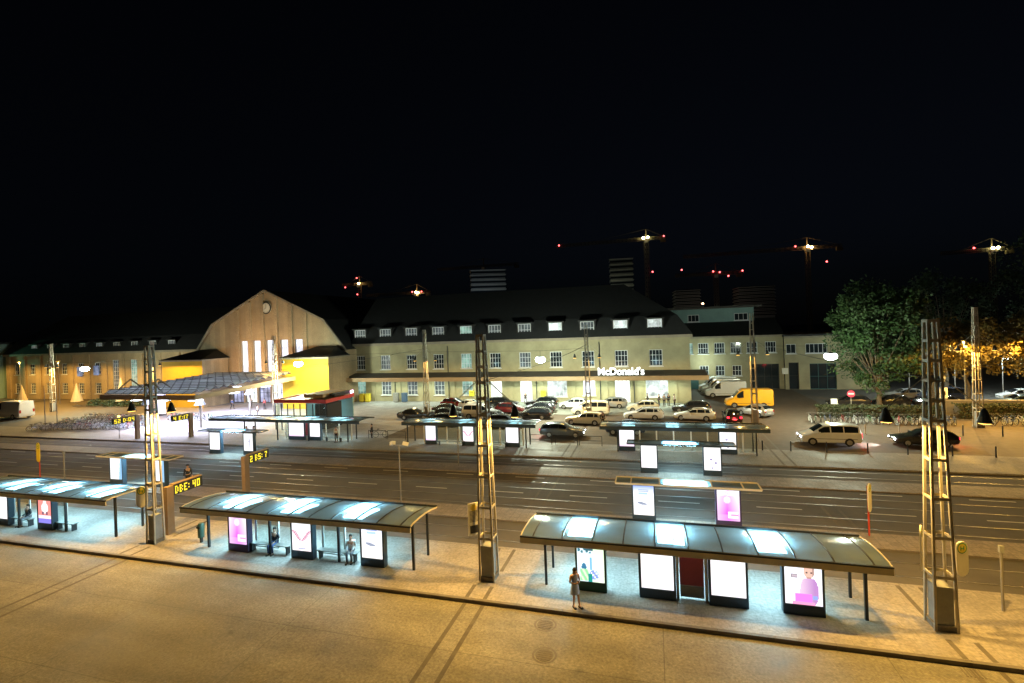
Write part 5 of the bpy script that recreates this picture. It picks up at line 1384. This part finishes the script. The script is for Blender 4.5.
    if dress:
        dz = -.40 if pose == 'sit' else 0
        MB().loft([(0,-.005,.62,.215,.17),(0,0,.80,.19,.15),(0,.0,.95,.17,.13),(0,0,1.10,.135,.105),(0,0,1.25,.155,.12),(0,.005,1.36,.165,.115),(0,.008,1.44,.13,.09)], 14, M[dress]).build('dress', None, t)
    else:
        parts = ['pel','spn','cst','shl','ell','wrl','shr','elr','wrr']
        sub('jacket', parts, [('pel','spn'),('spn','cst'),('cst','shl'),('shl','ell'),('ell','wrl'),('cst','shr'),('shr','elr'),('elr','wrr')], [(.165,.125),(.15,.115),(.175,.125),.078,.058,.042,.078,.058,.042], M[top])
        parts = ['pel','hpl','knl','anl','hpr','knr','anr']
        sub('trousers', parts, [('pel','hpl'),('hpl','knl'),('knl','anl'),('pel','hpr'),('hpr','knr'),('knr','anr')], [(.155,.115),.098,.072,.056,.098,.072,.056], M[legs])
    if pose == 'phone': MB().cbox((0,-.30,1.235),(.075,.012,.14),M['blackplastic']).build('phone', None, t)
    if bag: MB().loft([(.25,.02,.70,.06,.11),(.25,.02,.78,.075,.14),(.25,.02,.95,.05,.11)], 10, M[bag]).bar((.24,.02,.95),(.10,.02,1.45),.02,.012,M[bag]).build('shoulder_bag', None, t)
    return t
person('woman in a short pale blue dress standing at the kerb, looking down at her phone', -3.5, 20.34, .155, R(38), 'phone', h=1.68, dress='dress', long_hair=True, bag=None)
person('dark dressed person with a hat standing on the island beside the left departure display', -36.6, 30.7, .06, R(60), 'walk', hat=True, h=1.8)
person('seated person in dark clothes behind the glass of the mid left shelter', -20.45, 22.2, PZ-.02, R(10), 'sit', 'clothdark', 'clothblue')
person('seated person in a pale coat, left of the boat poster case', -15.6, 22.2, PZ-.02, R(20), 'sit', 'clothwhite', 'clothgrey')
person('seated person in dark clothes in the shelter at the left edge', -40.3, 22.2, PZ-.02, R(0), 'sit', 'clothdark', 'clothgrey')
person('person in dark clothes on the far platform between two lit cases, left of a pair', -45.0, 45.2, .13, R(30), 'stand', 'clothdark', 'clothdark')
person('person in grey standing on the far platform between two lit cases, right of a pair', -44.3, 45.5, .13, R(-30), 'stand', 'clothgrey', 'clothdark')
person('person with a white top near the bench of the far long shelter', -33.9, 46.3, .13, R(20), 'stand', 'clothwhite', 'clothdark')
person('person in dark clothes beside the lone bicycle', -30.9, 48.6, .01, R(-40), 'stand', 'clothdark', 'clothdark')
person('dark figure standing beside the pale cream taxi', -5.9, 57.6, .01, R(10), 'stand', 'clothdark', 'clothdark', h=1.85)
person('person in black walking past the restaurant doorway', -1.0, 73.9, .012, R(80), 'walk', 'clothdark', 'clothdark')
for k, (x, y, c, l) in enumerate(((.6,73.4,'clothdark','leftmost, in black, of the group outside the restaurant window'),(1.3,73.0,'clothgrey','in grey, of the group outside the restaurant window'),(1.9,73.6,'clothblue','in dark blue, of the group outside the restaurant window'),(2.7,73.1,'clothwhite','rightmost, in white, of the group outside the restaurant window'))):
    person('person ' + l, x, y, .012, R(40*k-60), 'stand', c, 'clothdark', group='people outside the restaurant window')
person('person in black standing in the bright station doorway left of a far mast', -19.6, 74.6, .012, R(0), 'walk', 'clothdark', 'clothdark')
for k, (x, y, c, l) in enumerate(((-62.6,66.8,'clothred','in a red jacket walking out of the hall below the canopy'),(-66.0,67.5,'clothdark','in black standing before the hall doors'),(-58.0,60.5,'clothwhite','in white walking on the bright plaza right of the canopy'),(-69.0,66.5,'clothblue','in dark blue before the left hall doors'),(-48.2,64.6,'clothgrey','in grey walking left of the kiosk'))):
    person('person ' + l, x, y, .012, R(60*k), 'walk' if k % 2 else 'stand', c, 'clothdark')

# ------------------------------------------------------------------ trees and hedges
def tree(lab, x, y, h, cr, z0, nclump, nleaf, leafm, trunk_r=.28, seed=1, ls=.42, group='trees by the car park', sq=.8):
    rnd = random.Random(seed)
    t = thing('broadleaf_tree', lab, 'tree', (x, y, 0), 0, group)
    mb = MB(); zc = (h+z0)/2
    p = Vector((0,0,0)); segs = 5
    for i in range(segs):
        q = Vector((rnd.uniform(-.12,.12)*i, rnd.uniform(-.12,.12)*i, z0*1.1*(i+1)/segs)); mb.tube(p, q, trunk_r*(1-.09*i), trunk_r*(1-.09*(i+1)), 9); p = q
    mb.tube(p, (0,0,h*.8), trunk_r*.55, .05, 7)
    cl = []
    for i in range(nclump):
        while True:
            v = Vector((rnd.uniform(-1,1), rnd.uniform(-1,1), rnd.uniform(-1,1)))
            if .35 < v.length < 1: break
        c = Vector((v.x*cr, v.y*cr, zc+v.z*(h-z0)/2)); c.z += .0
        r = cr*rnd.uniform(.17,.34); cl.append((c, r))
        if i % 3 == 0: 
            mid = (p+c)/2+Vector((0,0,-.2)); mb.tube(p, mid, trunk_r*.33, trunk_r*.2, 6); mb.tube(mid, c, trunk_r*.2, .02, 5)
    mb.build('trunk', M['trunk'], t)
    vs = []; fs = []
    for c, r in cl:
        for k in range(nleaf):
            d = Vector((rnd.gauss(0,1), rnd.gauss(0,1), rnd.gauss(0,.75))).normalized()*r*(rnd.random()**.45)
            q = c+d; n = Vector((rnd.gauss(0,1), rnd.gauss(0,1), rnd.gauss(.6,1))).normalized(); a = n.orthogonal().normalized(); b = n.cross(a)
            an = rnd.uniform(0,6.28); a, b = a*math.cos(an)+b*math.sin(an), b*math.cos(an)-a*math.sin(an); s = ls*rnd.uniform(.55,1.2)
            i0 = len(vs); vs += [q-a*s*.5, q+b*s*.28, q+a*s*.5, q-b*s*.28]; fs.append((i0,i0+1,i0+2,i0+3))
    MB().add(vs, fs, leafm).build('crown', None, t, fix=False)
    return t
tree('big round green tree beside the right white pendant lamp', 27.8, 73.4, 16.6, 5.4, 2.9, 130, 150, M['leaf'], .34, 3, .46)
tree('orange lit plane tree with a forked trunk, left of the far mast at right', 38.2, 75.2, 11.0, 4.6, 4.0, 62, 130, M['leafy'], .26, 5, .42)
tree('orange lit plane tree right of the far mast, at the right edge', 45.0, 74.2, 11.4, 4.8, 4.0, 62, 130, M['leafy'], .26, 8, .42)
tree('dark tree rising behind the right foreground mast', 42.0, 88.0, 18.0, 5.5, 5.0, 60, 100, M['leafdark'], .3, 11, .5)
tree('tall dark tree at the right edge of the picture', 55.0, 85.0, 23.5, 7.5, 6.0, 90, 110, M['leafdark'], .36, 14, .55)
tree('small orange lit tree between the big tree and the right foreground mast', 33.4, 73.2, 9.6, 3.2, 3.8, 42, 110, M['leafy'], .2, 17, .38)
def hedge(lab, x0, x1, y, h, d, n, seed):
    rnd = random.Random(seed); t = thing('hedge', lab, 'hedge', ((x0+x1)/2, y, 0), 0, 'clipped hedges of the car park')
    L = (x1-x0)/2; MB().box(-L+.15, L-.15, -d/2+.15, d/2-.15, 0, h-.2).build('stems', M['trunk'], t)
    vs = []; fs = []
    for k in range(n):
        q = Vector((rnd.uniform(-L,L), rnd.uniform(-d/2,d/2), rnd.uniform(.05,h)))
        f = rnd.random()
        if f < .4: q.z = h+rnd.gauss(0,.06)
        elif f < .85: q.y = -d/2+rnd.gauss(0,.06)
        nn = Vector((rnd.gauss(0,1), rnd.gauss(0,1), rnd.gauss(0,1))).normalized(); a = nn.orthogonal().normalized(); b = nn.cross(a); s = .22*rnd.uniform(.6,1.3)
        i0 = len(vs); vs += [q-a*s*.5, q+b*s*.3, q+a*s*.5, q-b*s*.3]; fs.append((i0,i0+1,i0+2,i0+3))
    MB().add(vs, fs, M['hedge']).build('foliage', None, t, fix=False)
hedge('clipped hedge behind the bicycles, left of the right foreground mast', 18.6, 31.2, 66.4, 1.3, 1.4, 5500, 2)
hedge('orange lit clipped hedge behind the bicycles at the right edge', 32.6, 48, 66.8, 1.5, 1.4, 6000, 4)
t = thing('low_wall', 'long low orange lit wall behind the right hedge', 'wall', (40, 68.2, 0))
MB().box(-8.2, 9, -.15, .15, 0, 1.7).build('wall', M['brick'], t); MB().box(-8.3, 9.1, -.2, .2, 1.703, 1.83).build('coping', M['stonedark'], t)
def shrub(lab, x, y, r, seed, group):
    rnd = random.Random(seed); t = thing('shrub', lab, 'shrub', (x, y, 0), 0, group); vs = []; fs = []
    mb = MB()
    for k in range(7): a = rnd.uniform(0,6.28); mb.tube((0,0,0),(r*.6*math.cos(a),r*.6*math.sin(a),r*rnd.uniform(.5,.95)),.03,.01,5)
    mb.build('stem', M['trunk'], t)
    for k in range(int(420*r)):
        d = Vector((rnd.gauss(0,1), rnd.gauss(0,1), abs(rnd.gauss(0,1)))).normalized()*r*(rnd.random()**.4); d.z *= .8; d.z += .15
        nn = Vector((rnd.gauss(0,1), rnd.gauss(0,1), rnd.gauss(0,1))).normalized(); a = nn.orthogonal().normalized(); b = nn.cross(a); s = .25*rnd.uniform(.6,1.3)
        i0 = len(vs); vs += [d-a*s*.5, d+b*s*.3, d+a*s*.5, d-b*s*.3]; fs.append((i0,i0+1,i0+2,i0+3))
    MB().add(vs, fs, M['leafdark']).build('foliage', None, t, fix=False)
for k, (x, y, r) in enumerate(((-103,68,1.6),(-100.5,68.5,1.3),(-98,67.5,1.5),(-95,67.5,1.3),(-92.3,68,1.2))): shrub('dark reddish shrub, number %s from the left below the orange lit wing' % ('one','two','three','four','five')[k], x, y, r, 20+k, 'shrubs below the left wing')

# closed parasols in the beer garden
for k, (x, y, h) in enumerate(((-118.5,65,4.4),(-103.9,68.5,5.3),(-107.5,67.5,4.4))):
    t = thing('closed_parasol', ('large closed canvas parasol behind the white van at the left edge','tall closed canvas parasol right behind the leftmost far mast','closed canvas parasol left of the leftmost far mast')[k] if k != 1 else 'closed canvas parasol right of the leftmost far mast', 'parasol', (x if k != 1 else -97.2, y, 0), 0, 'closed parasols before the left wing')
    MB().loft([(0,0,.9,1.0,1.0),(0,0,1.4,.85,.85),(0,0,h*.6,.5,.5),(0,0,h*.9,.16,.16),(0,0,h,.05,.05)], 12, M['parasol'], smooth=False).build('canopy', None, t)
    MB().tube((0,0,0),(0,0,h+.1),.05).build('pole', M['galv'], t); MB().box(-.45,.45,-.45,.45,0,.12).build('base', M['iron'], t)
for k, (x, y) in enumerate(((-83.9,48.6),(-84.8,50.6))):
    t = thing('flag_pole', ('left','right')[k] + ' one of two thin pale poles standing among the bicycles', 'pole', (x, y, 0), 0, 'thin poles among the bicycles')
    MB().tube((0,0,0),(0,0,6.2 if k == 0 else 8.4),.07,.04).build('pole', M['galv'], t); MB().box(-.2,.2,-.2,.2,0,.06).build('base', M['iron'], t)
t = thing('lit_column', 'violet white lit column at the left end of the station canopy', 'sign', (-76.5, 60.0, 0))
MB().box(-.5,.5,-.3,.3,.3,4.4).build('light_panel', glow('violet_column', (.75,.72,1.0), 4), t); MB().box(-.6,.6,-.4,.4,0,.29).build('base', M['iron'], t); MB().box(-.56,.56,-.36,.36,4.403,4.6).build('cap', M['darksteel'], t)
t = thing('warning_lamp', 'small amber lamp on a thin post below the left departure display', 'lamp', (-63.6, 44.4, .13))
MB().tube((0,0,0),(0,0,2.6),.04).build('post', M['galv'], t); MB().loft([(0,0,2.6,.12,.12),(0,0,2.8,.13,.13),(0,0,2.9,.05,.05)],10).build('lens', glow('amber_lamp', (1,.55,.1), 8), t)
# wall boxes and bins at the pale wall
for k, (x, m, lab) in enumerate(((-49.2,'yellowbin','left one of the two yellow boxes at the pale wall'),(-48.1,'yellowbin','right one of the two yellow boxes at the pale wall'),(-41.0,'bluebin','dark blue container at the pale wall'),(-42.6,'greybox','grey container left of the blue one at the pale wall'))):
    t = thing('wall_box', lab, 'box', (x, 74.9, .012)); MB().box(-.42,.42,-.3,.3,.1,1.35 if k < 2 else 1.5).build('body', M[m], t); MB().box(-.45,.45,-.33,.33,1.353 if k < 2 else 1.503,1.45 if k < 2 else 1.6).build('lid', M[m], t); MB().box(-.3,.3,-.2,.2,0,.097).build('base', M['iron'], t)
for k, x in enumerate((-29.0,-16.9)):
    t = thing('wall_box', ('yellow box at the wall behind the dark red hatchback','yellow box at the wall between two bright openings')[k], 'box', (x, 75.6, 1.0)); MB().box(-.4,.4,-.2,.2,0,.9).build('body', M['yellowbin'], t); MB().box(-.3,.3,-.21,-.2,.6,.68).build('slot', M['blackplastic'], t)
# no entry sign and signal box by the car park
t = thing('traffic_sign', 'round red and white traffic sign at the hedge left of the big tree', 'traffic sign', (22.7, 67.6, 0))
MB().tube((0,0,0),(0,0,2.9),.05).build('post', M['galv'], t)
ring = [(.42*math.cos(2*math.pi*i/22), 2.6+.42*math.sin(2*math.pi*i/22)) for i in range(22)]; b = MB().prism(ring, -.09, -.055, 'y', M['signred']).build('disc', None, t); MB().box(-.3,.3,-.096,-.091,2.53,2.68).build('bar', M['signwhite'], b)
for k, (x, y, lab) in enumerate(((20.9,67.6,'small square pale sign at the left end of the hedge'),(42.6,67.4,'small square pale sign on the right hedge'))):
    t = thing('notice_sign', lab, 'sign', (x, y, 0)); MB().tube((0,0,0),(0,0,1.9),.035).build('post', M['galv'], t); MB().box(-.35,.35,-.06,-.036,1.35,2.0).build('plate', M['signwhite'], t)
t = thing('signal_post', 'white signal post with a box sign between the big tree and the right foreground mast', 'signal', (30.6, 64.8, 0))
MB().tube((0,0,0),(0,0,4.4),.09).build('post', M['signwhite'], t); MB().box(-.36,.36,-.14,-.092,2.5,3.7).build('sign_plate', M['signwhite'], t); MB().box(-.16,.16,-.15,-.142,2.9,3.3).build('arrow', M['blackplastic'], t); MB().box(-.2,.2,-.15,.15,4.403,4.9).build('head', M['greybox'], t)
def park_lamp(lab, x, y, z):
    t = thing('car_park_lamp', lab, 'street lamp', (x, y, 0), 0, 'white lamps of the car park'); MB().tube((0,0,0),(0,0,z+.3),.07,.05).build('post', M['galv'], t)
    MB().bar((0,0,z+.28),(0,-1.0,z+.28),.06).build('arm', M['galv'], t); h = MB().box(-.45,.45,-1.5,-.9,z+.15,z+.3).build('lamp_head', M['darksteel'], t)
    MB().box(-.4,.4,-1.48,-.92,z+.02,z+.145).build('lens', M['whitelens'], h); light('POINT','park_light',(0,-1.2,z-.15),1000,(.85,1,.92),.2,t)
park_lamp('white car park lamp behind the right foreground mast, leftmost of three', 35.0, 82.5, 5.4); park_lamp('white car park lamp shining through the orange lit tree, middle of three', 40.4, 82.5, 5.4); park_lamp('white car park lamp at the right edge, rightmost of three', 45.8, 82.5, 5.4)

# ------------------------------------------------------------------ far towers and cranes
def tower(lab, x, y, w, d, z1, rz, floors=9):
    t = thing('tower_block', lab, 'building', (x, y, 0), rz, 'far buildings behind the station')
    MB().box(-w/2, w/2, -d/2, d/2, 0, z1).build('wall', M['concrete'], t)
    fh = z1/16
    for k in range(16):
        if k < 7: continue
        MB().box(-w/2-.5, w/2+.5, -d/2-.5, d/2+.5, fh*(k+1)-.3, fh*(k+1)).build('floor_slab', M['signwhite'], t)
        MB().box(-w/2-.12, w/2+.12, -d/2-.12, d/2+.12, fh*k+.9, fh*k+2.2).build('window_band', M['pane'], t)
tower('far tower block with pale floor bands behind the middle of the roof', -103, 305, 22, 16, 50, R(22))
tower('far tower block with floor bands right of the roof ridge', -17, 305, 13, 14, 51, R(6))
tower('dim far block left of the second crane', 20, 305, 13, 14, 30, R(4)); tower('dim far block behind the annex roof', 56, 305, 18, 14, 30, R(4))
def added_work_light(lab, x, y, z, power, col):  # lamps added to brighten the far tower blocks
    t = thing('added_work_light', lab, 'floodlight', (x, y, 0), 0, 'added work lights before the far towers')
    MB().tube((0,0,0),(0,0,z),.25,.15).build('mast', M['galv'], t); MB().box(-.6,.6,-.3,.3,z,z+.8).build('lamp_head', M['darksteel'], t)
    MB().box(-.5,.5,.301,.32,z+.1,z+.7).build('lens', glow('added_work_lens', col, 4), t)
    light('POINT','added_work_beam',(0,1.2,z+.4),power,col,.4,t)
added_work_light('added work light mast before the middle far tower block', -97, 275, 24, 2600, (.75,.9,1.0)); added_work_light('added work light mast before the far tower right of the ridge', -22, 280, 24, 1500, (.85,.9,.6)); added_work_light('added work light mast before the dim far blocks', 36, 278, 16, 500, (1,.8,.6))
def crane(lab, x, y, zt, jl, cl, jr, lamp, beacons, ltpow=900):
    t = thing('tower_crane', lab, 'crane', (x, y, 0), jr, 'tower cranes behind the station')
    def lattice(mb, a, b, w, n):
        a, b = Vector(a), Vector(b); d = (b-a).normalized(); u = d.orthogonal().normalized(); v = d.cross(u)
        cs = [u*w/2+v*w/2, u*w/2-v*w/2, -u*w/2-v*w/2, -u*w/2+v*w/2]
        for c in cs: mb.bar(a+c, b+c, .22)
        for i in range(n):
            p, q = a.lerp(b, i/n), a.lerp(b, (i+1)/n)
            for k in range(4): mb.bar(p+cs[k], q+cs[(k+1) % 4], .14)
        return mb
    lattice(MB(), (0,0,0), (0,0,zt), 1.8, 22).build('mast', M['cranesteel'], t)
    lattice(MB(), (-jl,0,zt+.8), (0,0,zt+.8), 1.3, 24).build('jib', M['cranesteel'], t)
    m = lattice(MB(), (0,0,zt+.8), (cl,0,zt+.8), 1.3, 6); m.box(cl-3, cl, -.9, .9, zt-1.8, zt); m.build('counter_jib', M['cranesteel'], t)
    m = MB().bar((0,0,zt+1.5),(0,0,zt+6.5),.5).bar((0,0,zt+6.5),(-jl*.6,0,zt+1.5),.12).bar((0,0,zt+6.5),(cl*.9,0,zt+1.5),.12); m.build('tie', M['cranesteel'], t)
    MB().box(-.9,.9,-2.2,-1.1,zt-1.6,zt+.1).build('cab', M['signwhite'], t)
    if lamp:
        for (dx, dz) in lamp[1]:
            MB().loft([(dx,-1.6,zt+dz-.55,.3,.3),(dx,-1.6,zt+dz,.75,.75),(dx,-1.6,zt+dz+.55,.3,.3)],10).build('floodlight', M[lamp[0]], t)
        light('POINT','crane_light',(lamp[1][0][0],-3.5,zt+lamp[1][0][1]),ltpow,(1,.75,.4),.5,t)
    for (dx, dz) in beacons: MB().loft([(dx,-1.0,zt+dz-.4,.2,.2),(dx,-1.0,zt+dz,.5,.5),(dx,-1.0,zt+dz+.4,.2,.2)],8).build('beacon', M['redlamp'], t)
crane('tower crane with a yellow lamp and a long level jib right of the ridge', -1.5, 300, 61, 54, 11, R(0), ('yellowlamp', ((-1.5,1.2),(1.0,1.4))), ((-52,1),(10,1.5),(3,-19)), 120)
crane('tower crane with an orange lamp and a jib reaching left, right of centre', 84, 305, 49.5, 65, 17, R(0), ('orangelamp', ((0,1.5),(1.8,.8))), ((-6,2),(9,-7.5),(-66,-7)), 60)
crane('small tower crane with only red lamps behind the annex', 36, 300, 38, 22, 14, R(4), None, ((-1.5,2),(2,1.4),(14,1.5),(6.5,-1)))
crane('tower crane with a yellow lamp above the trees at right', 164, 300, 41.5, 20, 8, R(-10), ('yellowlamp', ((0,1.4),(1.9,1.4))), ((-7,2.2),), 40)
crane('tower crane with an orange lamp and red beacons left of the first tower', -196, 300, 46, 14, 10, R(0), ('orangelamp', ((.4,1.0),)), ((-11,-1),(-1.5,5),(-1.5,-6.5)), 40)
crane('tower crane with an orange lamp just above the roof ridge at left', -152, 300, 37.5, 40, 10, R(-2), ('orangelamp', ((0,1),(1.6,.6))), ((-3,1.4),(4,1.2)), 40)
crane('unlit tower crane with a long dim jib above the first tower', -114, 330, 56, 36, 26, R(0), None, ())

# ------------------------------------------------------------------ world, camera, render settings
w = bpy.data.worlds.new('World'); sc.world = w; w.use_nodes = True
nt = w.node_tree; bg = nt.nodes['Background']
sky = nt.nodes.new('ShaderNodeTexSky'); sky.sky_type = 'NISHITA'; sky.sun_disc = False; sky.sun_elevation = R(3); sky.sun_rotation = R(200)
sky.air_density = 1.0; sky.dust_density = .6
hs_ = nt.nodes.new('ShaderNodeHueSaturation'); hs_.inputs['Saturation'].default_value = .35; tint = nt.nodes.new('ShaderNodeVectorMath'); tint.operation = 'MULTIPLY'; tint.inputs[1].default_value = (.72,.85,1.2)
nt.links.new(sky.outputs['Color'], hs_.inputs['Color']); nt.links.new(hs_.outputs['Color'], tint.inputs[0]); nt.links.new(tint.outputs['Vector'], bg.inputs['Color'])
bg.inputs['Strength'].default_value = SKY; sky.ozone_density = 4
cam = bpy.data.cameras.new('Camera'); co_ = bpy.data.objects.new('Camera', cam); C.objects.link(co_)
th = R(2.1); yaw = R(16)
Fv = Vector((-math.sin(yaw), math.cos(yaw), 0)); Rv = Vector((math.cos(yaw), math.sin(yaw), 0)); Uv = Vector((0,0,1))
xc = Rv*math.cos(th)-Uv*math.sin(th); yc = Rv*math.sin(th)+Uv*math.cos(th)
mw = Matrix.Identity(4)
for i in range(3): mw[i][0] = xc[i]; mw[i][1] = yc[i]; mw[i][2] = -Fv[i]
mw.translation = Vector((0,0,12.0)); co_.matrix_world = mw
cam.sensor_width = 36; cam.lens = 488/1024*36; cam.shift_y = -13.5/1024; cam.clip_end = 3000; cam.clip_start = .1
sc.camera = co_
vs_ = sc.view_settings; vs_.view_transform = 'Standard'; vs_.look = 'None'; vs_.exposure = 0; vs_.gamma = 1
sc.render.engine = 'CYCLES'
cy = sc.cycles
cy.use_denoising = True
try: cy.denoiser = 'OPENIMAGEDENOISE'
except Exception: pass
cy.sample_clamp_indirect = 4; cy.sample_clamp_direct = 0; cy.max_bounces = 6; cy.transparent_max_bounces = 12; cy.caustics_reflective = False; cy.caustics_refractive = False
cy.use_light_tree = True
